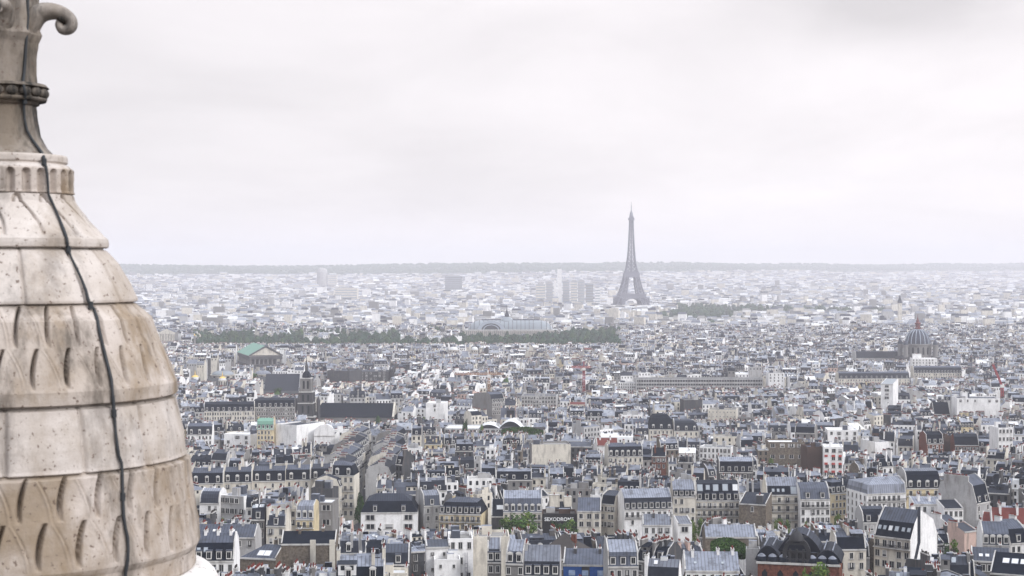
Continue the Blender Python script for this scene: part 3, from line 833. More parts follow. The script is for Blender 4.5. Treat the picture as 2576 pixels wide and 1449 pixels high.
# --- left, beside the turret
for i, (xa, xb, yy) in enumerate(((478, 560, 1216), (560, 632, 1213), (632, 716, 1210), (716, 780, 1207), (780, 832, 1204))):
    hero(('first', 'second', 'third', 'fourth', 'fifth')[i] + ' house from the turret in the cream dormered row', xa, xb, yy, 5, h=19, dep=13, wall='cream', r1='slate', r2='zinc', hm=4.4, ins=1.3, up=1.6, cols=int((xb - xa) / 19), rows=3, wk=0, dorm=max(2, int((xb - xa) / 22)), dk=1, bottom=1228,
         chim=[(-(xb - xa) * .087, -1.5, 5.0, 1.6, .9), ((xb - xa) * .01, -1.5, 4.0, 1.4, .9)], anchor='cream dormered row' if i == 2 else None, group='cream dormered row left of the street')
hero('tall cream balconied corner house where the dormered row meets the street', 833, 890, 1196, -6, h=22, dep=12, wall='cream', r1='slate', r2='zinc', hm=4.2, cols=4, rows=5, fh=3.6, wk=1, balc=(1, 3), hipr=1, dorm=2, dk=1, bottom=1300, chim=[(-5, 1, 3, 1)], anchor='balconied corner house')
hero('white modern block with ribbon windows near the turret', 551, 614, 1247, -24, h=19, dep=14, roof='flat', wall='white', front='pale grey', r1='zinc light', r2='zinc', cols=5, rows=3, ws=1.7, fh=4.2, wk=1, bottom=1300, chim=[], anchor='white ribbon-windowed block')  # grey front paints the shaded side of the white block
hero('curved zinc roofed white house beside the ribbon-windowed block', 500, 550, 1266, -6, h=16, dep=12, roof='curve', wall='white', r1='zinc dark', r2='zinc light', hm=4.4, cols=3, rows=2, wk=1, bottom=1288, dorm=0, chim=[(0, 1, 2, .8)])
hero('small yellow house with pale mansard and three dark dormers', 743, 788, 1306, -3, h=16, dep=12, wall='yellow', r1='zinc light', r2='zinc light', hm=4.6, ins=1.1, up=1.4, cols=3, rows=2, dorm=3, dk=1, balc=(0,), bottom=1334, chim=[(-3, 0, 4, .6)], anchor='small yellow house')
hero('beige flat roofed block with wide windows beside the narrow street', 770, 836, 1264, -4, h=20, dep=13, roof='flat', wall='beige', r1='roof white', r2='roof white', cols=2, rows=3, fh=5.4, ws=2.6, wk=1, bottom=1345, chim=[], anchor='beige wide-windowed block')
hero('blank dark grey rear wall above the beige wide-windowed block', 781, 835, 1228, -14, h=20, dep=8, roof='flat', wall='taupe', r1='zinc', r2='zinc', cols=0, rows=0, bottom=1262, chim=[])
RW = hero('long rubble wall with two pale chimney strips near the lower edge', 706, 843, 1368, 2, h=17, dep=12, roof='gable', wall='stone', r1='slate', r2='slate grey', up=3.0, cols=0, rows=0, bottom=1425, chim=[(-3, 0, 3, 1), (4, 1, 3, 1)], anchor='rubble wall with strips')
hero('dark mansard house with tall white windows at the foot of the turret', 486, 586, 1411, 2, h=17, dep=13, wall='white', r1='slate', r2='zinc', hm=4.6, ins=2.6, up=2.2, cols=5, rows=2, wk=1, dorm=4, bottom=1430, skring=1, sky=[(.1, .6, .9, 0), (.28, .6, 1.0, 0)], chim=[(-3, 0, 3, .9), (0.5, 0, 3, 1.0), (4, 0, 3, .9)], anchor='dark house by the turret')
hero('low zinc roof with two long white roof lights left of the rubble wall', 600, 694, 1404, -14, h=13, dep=13, roof='gable', wall='stone', r1='zinc', r2='zinc', up=3.2, hipl=1, cols=0, rows=0, sky=[(.52, .35, 1.9, 1), (.70, .35, 1.9, 1)], bottom=1418, chim=[(2, 3, 1.2, 1.2)])
hero('long pale zinc roof behind the foot of the turret', 486, 640, 1352, -2, h=16, dep=12, roof='gable', wall='pale grey', r1='zinc', r2='zinc light', up=3.4, cols=6, rows=1, sky=[(.3, .5, .8, 1), (.62, .5, .8, 1)], bottom=1362, chim=[(-2, 0, 2, .8), (5, 0, 2, .8)])
# --- upper middle distance
F1 = hero('big white windowless cube standing alone above the roofs', 690, 748, 1068, -34, h=27, dep=26, roof='flat', wall='white', r1='zinc dark', r2='zinc', cols=0, rows=0, bottom=1112, chim=[], anchor='big white cube')
hero('green copper mansard house left of the big white cube', 646, 688, 1080, 3, h=24, dep=12, wall='yellow', r1='copper', r2='copper', hm=5, cols=5, rows=3, dorm=4, bottom=1104, anchor='green copper mansard')
hero('white house with three dormers far left beside the turret', 470, 532, 1093, 4, h=20, dep=12, wall='white', r1='slate grey', r2='zinc', hm=5, cols=7, rows=2, dorm=3, dk=1, bottom=1102)
hero('white stepped factory block left of the green copper mansard', 560, 632, 1092, -22, h=20, dep=13, roof='flat', wall='white', r1='roof white', r2='roof white', cols=3, rows=2, ws=1.6, wk=1, bottom=1118, chim=[])
hero('long cream block of many tall windows under a dark roof', 514, 638, 1034, 7, h=24, dep=16, wall='cream', r1='slate', r2='slate grey', hm=4.8, ins=2, cols=20, rows=4, dorm=9, bottom=1056, chim=[(-10, 0, 3, .8), (6, 0, 3, .8)], anchor='long cream block')
hero('second long cream block nearer the belfry', 632, 740, 1024, 6, h=26, dep=16, wall='beige', r1='slate', r2='slate grey', hm=4.8, ins=2, cols=18, rows=4, dorm=8, bottom=1052, hipl=1, chim=[(4, 0, 3, .8)])
hero('large hall with one long black sloping roof beside the belfry', 664, 750, 984, 4, d=1800, dep=30, roof='shed', wall='white', r1='slate grey', r2='slate', up=17, cols=0, rows=0, bottom=990, chim=[], name='market_hall', anchor='black sloping hall')
hero('large taupe windowless block right of the belfry', 822, 880, 932, -20, d=1750, dep=30, roof='flat', wall='taupe', r1='zinc', r2='zinc', cols=0, rows=0, bottom=962, chim=[(5, 0, 5, 2)], name='office_block')
hero('taupe block with window strips right of the windowless taupe block', 882, 972, 934, -4, d=1780, dep=26, roof='flat', wall='taupe', r1='zinc', r2='zinc', cols=8, rows=3, ws=1.6, bottom=960, chim=[(12, 0, 8, 1)], name='office_block')
hero('white block above the church roof beside its gable', 1071, 1116, 1014, -8, h=26, dep=18, roof='flat', wall='white', r1='roof white', r2='roof white', cols=1, rows=2, bottom=1050, chim=[])
hero('tall tan gable wall beside a grey mansard full of windows', 1238, 1270, 1012, 40, h=26, dep=24, roof='mansard', wall='beige', r1='slate grey', r2='zinc', hm=6, ins=2.5, cols=6, rows=3, dorm=5, bottom=1030, chim=[], anchor='tan gable wall')
hero('flat grey office block with dark window bands', 1312, 1399, 995, -6, h=25, dep=20, roof='flat', wall='pale grey', r1='zinc', r2='zinc', cols=12, rows=3, ws=1.5, wk=1, bottom=1018, chim=[], name='office_block', anchor='grey banded office')
AR = hero('long low glass fronted hall below a white arched roof', 1118, 1320, 1078, -3, h=13, dep=30, roof='flat', wall='pale grey', r1='roof white', r2='roof white', cols=14, rows=1, ws=2.6, wk=1, bottom=1084, chim=[], name='sports_hall', anchor='white arched roof')
hero('concrete fronted block with a broad blank beige wall', 1338, 1436, 1118, 4, h=23, dep=16, roof='flat', wall='beige', front='cream', r1='roof gravel', r2='roof gravel', cols=0, rows=0, bottom=1160, chim=[(-4, 4, 3, 2)], anchor='blank beige wall')
LO = hero('very long office block with continuous rows of dark windows', 1600, 1920, 952, 1, d=1730, dep=18, roof='flat', wall='pale grey', r1='zinc dark', r2='zinc', cols=0, rows=0, bottom=974, chim=[], name='office_block', anchor='very long office block')
hero('white end tower of the very long office block', 1934, 1974, 938, 0, d=1720, dep=18, roof='flat', wall='white', r1='zinc dark', r2='zinc', cols=4, rows=3, bottom=972, chim=[], name='office_block')
hero('white lower wing left of the very long office block', 1556, 1600, 962, -10, d=1740, dep=16, roof='flat', wall='white', r1='zinc', r2='zinc', cols=8, rows=3, bottom=978, chim=[], name='office_block')
hero('cream mansion under a tall black domed mansard', 1634, 1694, 1080, 0, h=19, dep=16, roof='curve', wall='cream', r1='slate', r2='slate', hm=9, cols=6, rows=2, hipl=1, hipr=1, dorm=3, dk=1, bottom=1096, chim=[], anchor='domed mansion')
hero('lower cream neighbour right of the black domed mansion', 1696, 1758, 1084, 0, h=18, dep=14, roof='curve', wall='cream', r1='slate grey', r2='zinc', hm=6.5, cols=5, rows=2, hipr=1, dorm=3, dk=1, bottom=1096, chim=[(-4, 0, 3, .5)])
hero('broad cream wall pierced by tiny windows right of the domed mansion', 1782, 1852, 1030, -12, h=25, dep=14, roof='flat', wall='cream', r1='zinc', r2='zinc', cols=8, rows=3, ws=.5, wh=.5, bottom=1056, chim=[])
hero('taupe blank wall above the domed mansion', 1720, 1768, 1006, 6, h=26, dep=14, roof='flat', wall='taupe', r1='roof gravel', r2='zinc', cols=0, rows=0, bottom=1028, chim=[])
hero('brown rubble block with four square openings under white terraces', 1934, 2026, 1112, -3, h=24, dep=16, roof='flat', wall='stone', r1='roof white', r2='roof white', cols=4, rows=2, ws=1.9, fh=6, wk=1, bottom=1165, chim=[], anchor='brown rubble block')
RB = hero('white terraced flats with red balcony panels', 2074, 2122, 1124, -8, h=26, dep=14, roof='flat', wall='white', r1='roof white', r2='roof white', cols=3, rows=4, fh=4.0, ws=1.8, bottom=1180, chim=[], anchor='red balconied flats')
hero('dark brown blank wall left of the red balconied flats', 2032, 2072, 1124, 6, h=25, dep=13, roof='flat', wall='brown', r1='zinc', r2='zinc', cols=0, rows=0, bottom=1178, chim=[])
hero('long white flat roofed house set askew to its neighbours', 1762, 1838, 1124, -20, h=22, dep=11, roof='flat', wall='white', r1='zinc', r2='zinc', cols=8, rows=3, wk=1, ws=.9, bottom=1158, chim=[], anchor='askew white house')
hero('black mansard house with grouped white dormers', 1810, 1896, 1188, -2, h=19, dep=12, wall='taupe', r1='slate', r2='zinc light', hm=5, ins=1.0, up=1.6, cols=6, rows=1, dorm=5, bottom=1194, chim=[(-9, 1, 3, .8), (-1, 1, 3, .8)], anchor='black grouped-dormer mansard')
hero('dark mansard house with cream chimney walls below the bright red roof', 1530, 1618, 1148, 6, h=20, dep=12, wall='cream', r1='slate', r2='zinc', hm=5, ins=1.3, cols=7, rows=2, dorm=6, dk=1, bottom=1162, chim=[(-8, 0, 4, 1.2), (0, 0, 4, 1.2), (7, 0, 4, 1.2)])
hero('white house with a bright red tiled roof in the middle distance', 1502, 1556, 1121, 3, h=18, dep=10, roof='gable', wall='white', r1='roof tile', r2='roof tile', up=4, cols=0, rows=0, bottom=1126, chim=[(-4, 0, 3, .6), (2, 0, 3, .6)], anchor='bright red roof')
hero('red brick house with tall red chimneys below the bright red roof', 1640, 1676, 1148, -6, h=20, dep=12, roof='gable', wall='brick', r1='slate', r2='slate', up=4, cols=3, rows=3, wk=1, bottom=1178, chim=[(-2, -3, 2, 2, .9, 'wall brick'), (3, -2, 2, 2, .9, 'wall brick')])
hero('slim white tower house with scattered windows at the right edge', 2513, 2550, 1076, 5, h=30, dep=14, roof='flat', wall='white', r1='roof white', r2='roof white', cols=4, rows=5, fh=4.4, wk=1, bottom=1118, chim=[], anchor='slim white tower house')
hero('white industrial complex with blank walls near the right edge', 2410, 2516, 1002, -5, h=27, dep=24, roof='flat', wall='white', r1='zinc', r2='zinc', cols=6, rows=1, bottom=1036, chim=[(-9, 0, 10, 4, 4)], name='factory_building', anchor='white industrial complex')
hero('black steep roofed hall left of the white industrial complex', 2350, 2392, 1042, 4, h=14, dep=12, wall='slate'.replace('slate', 'taupe'), r1='slate', r2='slate', hm=7.5, ins=4, cols=3, rows=1, bottom=1046, chim=[])
hero('slim white tower with wide dark windows under a tilted roof', 2218, 2246, 966, -24, h=34, dep=22, roof='shed', wall='white', r1='glass roof', r2='zinc', up=3, cols=1, rows=4, ws=3, wk=1, bottom=996, chim=[], anchor='tilted roof tower')
hero('brick red house under a black mansard left of the brown blank gable', 2332, 2376, 1116, 8, h=20, dep=12, wall='brick', r1='slate', r2='slate', hm=5, cols=4, rows=2, dorm=3, bottom=1126, chim=[])
hero('brown blank gable between two black roofed brick houses', 2376, 2402, 1098, 20, h=23, dep=12, roof='flat', wall='brown', r1='zinc', r2='zinc', cols=0, rows=0, bottom=1130, chim=[])
hero('long brick red storey under a black mansard below the white complex', 2404, 2464, 1120, -4, h=19, dep=14, wall='brick', r1='slate', r2='slate grey', hm=4.6, ins=3, cols=8, rows=2, bottom=1127, chim=[(-3, 0, 2, 1, .9, 'wall brick')])
hero('blank white end wall left of the slim white tower house', 2202, 2238, 1112, 12, h=21, dep=20, roof='flat', wall='white', r1='zinc light', r2='zinc', cols=0, rows=0, bottom=1136, chim=[])
hero('white modern house with a row of square windows', 2084, 2160, 1082, -5, h=22, dep=18, roof='flat', wall='white', r1='roof white', r2='roof white', cols=4, rows=2, wk=1, ws=1.3, bottom=1104, chim=[])
hero('long dark flat-topped roof left of the great dome', 2154, 2266, 901, 1, d=2150, dep=26, wall='pale grey', r1='slate grey', r2='slate grey', hm=8, ins=3, up=.6, cols=0, rows=0, bottom=904, chim=[], name='barracks_building')
hero('grey mansard block of tall dormers below the great dome', 2300, 2420, 938, -2, d=1850, dep=18, wall='cream', r1='slate grey', r2='zinc', hm=6, ins=1.6, cols=20, rows=2, dorm=16, bottom=948, chim=[(8, 0, 5, 3)], name='office_block', anchor='tall dormer block')
hero('white blocky offices in front of the great dome', 2296, 2358, 902, -6, d=1950, dep=20, roof='flat', wall='white', r1='roof white', r2='zinc', cols=8, rows=3, bottom=925, chim=[(-8, 0, 8, 5, 10)], name='office_block')
hero('long beige block with dark attic left below the dome', 2110, 2290, 952, 3, d=1760, dep=16, wall='cream', r1='slate grey', r2='zinc', hm=5.5, cols=26, rows=2, dorm=14, bottom=966, chim=[(-20, 0, 3, .6), (0, 0, 3, .6)], name='office_block')
# street-side houses that face the narrow canyon
for i in range(7):
    y = 735 + i * 46
    sx = float(np.interp(y, [a[1] for a in STREET], [a[0] for a in STREET]))
    for sgn in (-1, 1):
        if sgn > 0 and i < 1:
            continue
        rot = R(90 if sgn < 0 else -90)
        w, dp, h = 42, 12, 18.5 + (i * 37 % 5) * .6
        cx = sx + sgn * (5.0 + dp / 2)
        root = empty('apartment_house', (cx, y, g(y)), rot + R(-5))
        rg = random.Random(i * 9 + sgn)
        p = dict(roof='mansard', wall=('cream', 'beige', 'pale grey')[(i + (sgn > 0)) % 3], r1=('slate', 'zinc dark')[i % 2], r2=('zinc dark', 'zinc')[(i // 2) % 2], cols=12, rows=5, wk=1, dorm=8, balc=(1,), chim=[(-14, 0, 3, .8), (-3, 1, 3, .9), (8, 0, 3, .8), (18, 1, 3, .8)])
        house(Sink(root=root), w, dp, h, p, rg)
        tag(root, '%s house, %s from the boulevard end, on the %s side of the narrow street' % (p['wall'], ('first', 'second', 'third', 'fourth', 'fifth', 'sixth', 'seventh')[i], 'turret' if sgn < 0 else 'far'), 'building', 'houses facing the narrow street')
        add_rect(cx, y, dp + 1, w + 1, R(-5))
N_HERO = len([o for o in bpy.data.objects if o.type == 'EMPTY'])

# lettering on the black front
def text_part(txt, size, parent, loc, m, name, off=0.012):
    cu = bpy.data.curves.new('lettering', 'FONT')
    cu.body = txt; cu.size = size; cu.extrude = 0.06; cu.offset = off; cu.align_x = 'CENTER'; cu.align_y = 'CENTER'
    to = bpy.data.objects.new('lettering', cu)
    COL.objects.link(to)
    bpy.context.view_layer.update()
    me = bpy.data.meshes.new_from_object(to.evaluated_get(bpy.context.evaluated_depsgraph_get()))
    bpy.data.objects.remove(to)
    me.materials.clear(); me.materials.append(MATS[m])
    o = bpy.data.objects.new(name, me)
    o.rotation_euler = (math.pi / 2, 0, 0); o.location = loc; o.parent = parent
    COL.objects.link(o)
    return o
root, w, dp, h, zt = SX
b = MB(); b.box(-w / 2 - .1, w / 2 + .1, -dp / 2 - .25, -dp / 2 - .02, -1, h + .15, 'paint black', bottom=True); b.build('black_panel', root)
text_part('SEXODROME', 1.95, root, (-.2, -dp / 2 - .27, h - 2.1), 'sign white', 'lettering', .03)
# flues on the huge white gable
root, w, dp, h, zt = E10
for i in range(6):
    b = MB()
    y = -2.6 - i * .30
    b.tube([(w / 2 + .12, y, zt + 1.2), (w / 2 + .12, y, h - 1.5), (w / 2 + .12, y - 3.4, h - 9), (w / 2 + .12, y - 4.2, 2)], .09, 'zinc dark' if i % 2 else 'zinc', 6)
    b.build('flue', root)
# blue painted front
root, w, dp, h, zt = BL
b = MB(); b.box(-w / 2 + .1, -w / 2 + w * .42, -dp / 2 - .15, -dp / 2 - .01, -1, h - .4, 'paint blue', bottom=True); b.build('painted_panel', root)
b = MB(); b.box(w * .10, w / 2 - .1, -dp / 2 - .15, -dp / 2 - .01, -1, h - .4, 'paint blue', bottom=True); b.build('painted_panel', root)
for x in (-w * .30, w * .0, w * .35):
    b = MB(); b.box(x - .9, x + .9, -dp / 2 - .22, -dp / 2 - .15, h - 3.0, h - 1.5, 'paint pale blue', bottom=True); b.build('mural_patch', root)
root, w, dp, h, zt = RW
for x in (1.4, w / 2 - 1.0):
    b = MB(); b.box(x - .85, x + .85, -dp / 2 - .45, -dp / 2 - .01, -1, h + 1.2, 'wall cream', bottom=True); b.build('chimney_strip', root)
root, w, dp, h, zt = LO
for k in range(4):
    b = MB(); z = h - 1.6 - k * 3.9
    b.box(-w / 2 + 1, w / 2 - 1, -dp / 2 - .12, -dp / 2 - .01, z - 1.9, z, 'glass dark', bottom=True)
    for i in range(48):
        x = -w / 2 + 1 + (i + .5) * (w - 2) / 48
        b.box(x - .25, x + .25, -dp / 2 - .22, -dp / 2 - .12, z - 1.9, z, 'wall pale grey', bottom=True)
    b.build('window_band', root)
for (root, w, dp, h, zt), hs in ((RP, (2.0, 5.1, 8.2, 11.3)), (RB, (3.6, 7.6, 11.6))):
    for q in hs:
        for x0, x1 in ((-w * .46, -w * .30), (-w * .10, w * .08), (w * .26, w * .42)):
            b = MB(); b.box(x0, x1, -dp / 2 - .35, -dp / 2 - .02, h - q - 1.6, h - q - .5, 'paint red', bottom=True); b.build('red_panel', root)
# ladder on the white stepped house
root, w, dp, h, zt = WB
b = MB()
for x in (1.2, 1.9):
    b.box(x - .05, x + .05, -dp / 2 - .3, -dp / 2 - .2, 0, h - 4, 'iron hazed', bottom=True)
for k in range(12):
    b.box(1.2, 1.9, -dp / 2 - .28, -dp / 2 - .22, 1.2 * k + 1, 1.2 * k + 1.1, 'iron hazed', bottom=True)
b.build('ladder', root)
# white arched shell over the glass fronted hall
root, w, dp, h, zt = AR
b = MB()
n = 14
x0, x1 = w * .06, w * .06 + 21
for (xa, xb, hh) in ((w * .02 - 6, w * .02 + 9, 3.0), (w * .02 + 8.6, w * .02 + 25, 5.4)):
    pr = [(xa + (xb - xa) * i / n, h - .7 + hh * math.sin(math.pi * i / n) ** .8) for i in range(n + 1)]
    for i in range(n):
        (xp, zp), (xq, zq) = pr[i], pr[i + 1]
        b.poly([(xp, -11, zp), (xq, -11, zq), (xq, 13, zq), (xp, 13, zp)], 'roof white')
    b.poly([(x, -10.6, z - .1) for x, z in pr], 'glass dark')
b.build('arched_roof', root)

# ------------------------------------------------------------------ landmarks
def wx(px, d):
    return (px - CX) / F * d
def zpx(py, d):
    return at(CX, py, d).z
# --- lattice tower
def lattice_tower(px, d):
    root = empty('lattice_tower', (wx(px, d), d, 0), R(4))
    tag(root, 'tall tapering iron lattice tower rising out of the haze', 'tower')
    HW = [(0, 62), (20, 51.5), (40, 42), (57, 35.3), (75, 29.2), (95, 24), (115, 19.6), (130, 15.2), (150, 11.4), (180, 8.6), (215, 6.6), (250, 5.2), (276, 4.6)]
    LW = [(0, 25), (57, 16.5), (115, 10.5), (130, 9.5)]
    hw = lambda z: float(np.interp(z, *zip(*HW)))
    lw = lambda z: float(np.interp(z, *zip(*LW)))
    M_ = 'iron hazed'
    for sx in (-1, 1):
        for sy in (-1, 1):
            b = MB()
            zs = [0, 10, 20, 30, 40, 50, 60, 70, 80, 90, 100, 110, 119]
            def corner(z, i):
                o, w = hw(z), lw(z)
                return (sx * (o - w * (i & 1)), sy * (o - w * (i >> 1 & 1)), z)
            for za, zb in zip(zs[:-1], zs[1:]):
                for i in range(4):
                    b.beam(corner(za, i), corner(zb, i), .95, M_)
                for i, j in ((0, 1), (0, 2), (1, 3), (2, 3)):
                    b.beam(corner(za, i), corner(zb, j), .62, M_)
                    b.beam(corner(za, j), corner(zb, i), .62, M_)
                    b.beam(corner(zb, i), corner(zb, j), .7, M_)
            b.build('leg', root)
            b = MB(); b.box(sx * 48 - 15, sx * 48 + 15, sy * 48 - 15, sy * 48 + 15, -3, 3, 'trim pale'); b.build('foot', root)
    b = MB()
    zs = [119, 128, 138, 149, 161, 174, 188, 203, 219, 235, 250, 263, 274]
    for za, zb in zip(zs[:-1], zs[1:]):
        A, B = hw(za), hw(zb)
        ca = [(-A, -A, za), (A, -A, za), (A, A, za), (-A, A, za)]
        cb = [(-B, -B, zb), (B, -B, zb), (B, B, zb), (-B, B, zb)]
        for i in range(4):
            j = (i + 1) % 4
            b.beam(ca[i], cb[i], 1.15, M_)
            b.beam(ca[i], cb[j], .7, M_); b.beam(ca[j], cb[i], .7, M_)
            b.beam(cb[i], cb[j], .5, M_)
            ma = tuple((p + q) / 2 for p, q in zip(ca[i], ca[j])); mb = tuple((p + q) / 2 for p, q in zip(cb[i], cb[j]))
            b.beam(ma, mb, .5, M_)
        b.beam((0, 0, za), (0, 0, zb), 1.5, M_)
    b.build('shaft', root)
    for nm, z0, z1, o in (('first_platform', 50, 62, 37.5), ('second_platform', 109, 121, 21.5), ('third_platform', 273, 279, 8.2)):
        b = MB()
        i = o - (13 if z0 < 60 else 20)
        if z0 < 60:
            for (xa, xb, ya, yb) in ((-o, o, -o, -o + 13), (-o, o, o - 13, o), (-o, -o + 13, -o + 13, o - 13), (o - 13, o, -o + 13, o - 13)):
                b.box(xa, xb, ya, yb, z0, z1, M_, bottom=True)
            b.box(-o - 1, o + 1, -o - 1, -o + .5, z1 - 2.5, z1 - 1, M_, bottom=True)
        else:
            b.box(-o, o, -o, o, z0, z1, M_, bottom=True)
            b.box(-o + 2, o - 2, -o + 2, o - 2, z1, z1 + 4, M_)
        b.build(nm, root)
    for k in range(4):
        a = k * math.pi / 2
        b = MB()
        pts = []
        for i in range(17):
            t = math.pi * i / 16
            x = -37 * math.cos(t); z = 12 + 39 * math.sin(t)
            y = -hw(z) + .6
            pts.append((x * math.cos(a) - y * math.sin(a), x * math.sin(a) + y * math.cos(a), z))
        for p, q in zip(pts[:-1], pts[1:]):
            b.beam(p, q, 1.9, M_)
        for q in pts[2:-2]:                     # lattice hangers between the arch and the first platform
            b.beam(q, (q[0] * .985, q[1] * .985, 53), .75, M_)
        for q, r_ in zip(pts[2:-3], pts[3:-2]):
            b.beam(q, (r_[0], r_[1], 53), .6, M_); b.beam(r_, (q[0], q[1], 53), .6, M_)
        b.build('arch', root)
    b = MB()
    b.lathe([(5.2, 279), (5.6, 284), (5.2, 288), (4.2, 293), (2.6, 297), (1.6, 300), (1.1, 304)], M_, 12)
    b.build('cabin', root, smooth=True)
    b = MB()
    b.beam((0, 0, 303), (0, 0, 316), .85, M_); b.beam((0, 0, 316), (0, 0, 325), .45, M_)
    b.build('antenna', root)
lattice_tower(1588, 4750)
add_rect(wx(1588, 4750), 4750, 150, 150, 0)

# --- great domed church
def domed_church(px, d):
    s = d / F
    X = wx(px, d)
    g0 = g(d)
    root = empty('domed_church', (X, d, g0))
    tag(root, 'church with a great ribbed dark blue dome under a red lantern', 'church')
    Z = lambda py: zpx(py, d) - g0
    zb, zd0, zd1, zl0, zl1 = 0, Z(897), Z(866), Z(829), Z(797)
    rd = 30 * s
    b = MB(); b.box(-24, 24, -20, 40, 0, zd0, 'wall taupe', top='slate grey'); b.build('body', root)
    b = MB()
    b.lathe([(rd + 1.5, zd0 - 6), (rd + 1.5, zd1 - 1.2), (rd + 2.6, zd1 - 1), (rd + 2.6, zd1 + .8), (rd + .5, zd1 + .9)], 'wall beige', 40)
    dr = b.build('drum', root)
    for k in range(16):
        a = 2 * math.pi * (k + .5) / 16
        b = MB()
        pr = [(-1.25, 0), (1.25, 0), (1.25, 7.5), (.9, 8.8), (0, 9.4), (-.9, 8.8), (-1.25, 7.5)]
        b.poly([(x, -.12, z) for x, z in pr], 'glass dark')
        o = b.build('window', dr)
        rr_ = rd + 1.5
        o.location = (rr_ * math.sin(a), -rr_ * math.cos(a), zd1 - 12.5); o.rotation_euler = (0, 0, a)
    b = MB()
    H = zl0 - zd1
    pr = [(rd * math.cos(t * .5 * math.pi * .90) ** .9, zd1 + .6 + H * math.sin(t * .5 * math.pi * .92)) for t in [i / 14 for i in range(15)]]
    b.lathe(pr, 'dome slate', 48)
    dm = b.build('dome', root, smooth=True)
    for k in range(16):
        a = 2 * math.pi * k / 16
        b = MB()
        for (r0, z0), (r1, z1) in zip(pr[:-1], pr[1:]):
            b.beam(((r0 + .15) * math.cos(a), (r0 + .15) * math.sin(a), z0), ((r1 + .15) * math.cos(a), (r1 + .15) * math.sin(a), z1), .42, 'rib pale')
        b.build('rib', dm)
    b = MB()
    L = zl1 - zl0
    zt = pr[-1][1] - .5
    b.lathe([(3.6, zt), (4.2, zt + 1), (4.2, zt + 2.2), (3.0, zt + 2.6), (2.9, zt + L * .42), (3.9, zt + L * .45), (3.9, zt + L * .52), (2.2, zt + L * .58), (1.7, zt + L * .75), (.9, zt + L * .82), (.35, zt + L * 1.0), (.15, zt + L * 1.22)], 'lantern red', 16)
    b.build('lantern', root)
    for sx in (-1, 1):
        for sy in (-1, 1):
            b = MB()
            x, y = sx * 37 * s, sy * 15
            b.lathe([(3.3, 0), (3.3, zd1 - 1.5), (3.9, zd1 - 1.4), (3.9, zd1 - .2), (3.1, zd1)], 'wall beige', 12, x, y)
            t = b.build('corner_turret', root)
            b = MB()
            b.lathe([(3.2, zd1), (3.1, zd1 + 2), (2.2, zd1 + 4), (.8, zd1 + 5.4), (.2, zd1 + 8)], 'dome slate', 12, x, y)
            b.build('small_dome', t, smooth=True)
    add_rect(X, d + 8, 60, 66, 0)
    PROTECT.append((px - 44, px + 44, 897, d - 30))
domed_church(2309, 2128)
PROTECT.append((490, 1562, 862, 2720))
ANCHORS.append(('great ribbed dome', 2309, 870, 2128))

# --- columned temple with green roof
def temple(px, d):
    rot = R(-72)
    X = wx(px, d)
    z0 = g(d)
    root = empty('columned_temple', (X, d, z0), rot)
    tag(root, 'columned temple with a pale green roof and broad pediment', 'church')
    ze = zpx(890, d) - z0; zr = zpx(866, d) - z0
    L, W = 112, 45
    b = MB(); b.box(-L / 2, L / 2, -W / 2, W / 2, 0, 4, 'wall taupe', top='wall beige'); b.build('podium', root)
    b = MB(); b.box(-L / 2 + 8, L / 2 - 8, -W / 2 + 7, W / 2 - 7, 4, ze - 4, 'wall taupe'); b.build('cella_wall', root)
    b = MB(); b.box(-L / 2, L / 2, -W / 2, W / 2, ze - 4.6, ze - .6, 'wall taupe', bottom=True); b.box(-L / 2 - .8, L / 2 + .8, -W / 2 - .8, W / 2 + .8, ze - .6, ze + .2, 'wall beige', bottom=True); b.build('entablature', root)
    b = MB(); b.lathe([(1.15, 4), (1.1, 5), (.95, ze - 6), (1.3, ze - 5.4), (1.4, ze - 4.6)], 'wall beige', 10)
    col = mesh_of(b, 'column')
    for i in range(8):
        y = -W / 2 + 1.8 + i * (W - 3.6) / 7
        inst(col, 'column', root, (L / 2 - 1.8, y, 0))
    for i in range(1, 18):
        x = L / 2 - 1.8 - i * (L - 3.6) / 18
        inst(col, 'column', root, (x, -W / 2 + 1.8, 0))
    b = MB()
    y0 = W / 2 + .8
    b.poly([(-L / 2, -y0, ze + .25), (L / 2 - .4, -y0, ze + .25), (L / 2 - .4, 0, zr), (-L / 2, 0, zr)], 'copper')
    b.poly([(L / 2 - .4, y0, ze + .25), (-L / 2, y0, ze + .25), (-L / 2, 0, zr), (L / 2 - .4, 0, zr)], 'copper')
    b.poly([(-L / 2 + .5, y0, ze + .2), (-L / 2 + .5, -y0, ze + .2), (-L / 2 + .5, 0, zr - .2)], 'wall beige')
    b.build('roof', root)
    b = MB()
    b.poly([(L / 2 - 1.2, -y0 + 3, ze + .9), (L / 2 - 1.2, y0 - 3, ze + .9), (L / 2 - 1.2, 0, zr - 2)], 'wall cream')
    for sy in (-1, 1):
        b.beam((L / 2 - .4, sy * y0, ze + .4), (L / 2 - .4, 0, zr), .8, 'wall taupe')
    b.build('pediment', root)
    add_rect(X, d, L + 24, W + 24, rot)
    PROTECT.append((591, 712, 917, d - 60))
temple(652, 2330)
ANCHORS.append(('green temple roof', 650, 885, 2330))

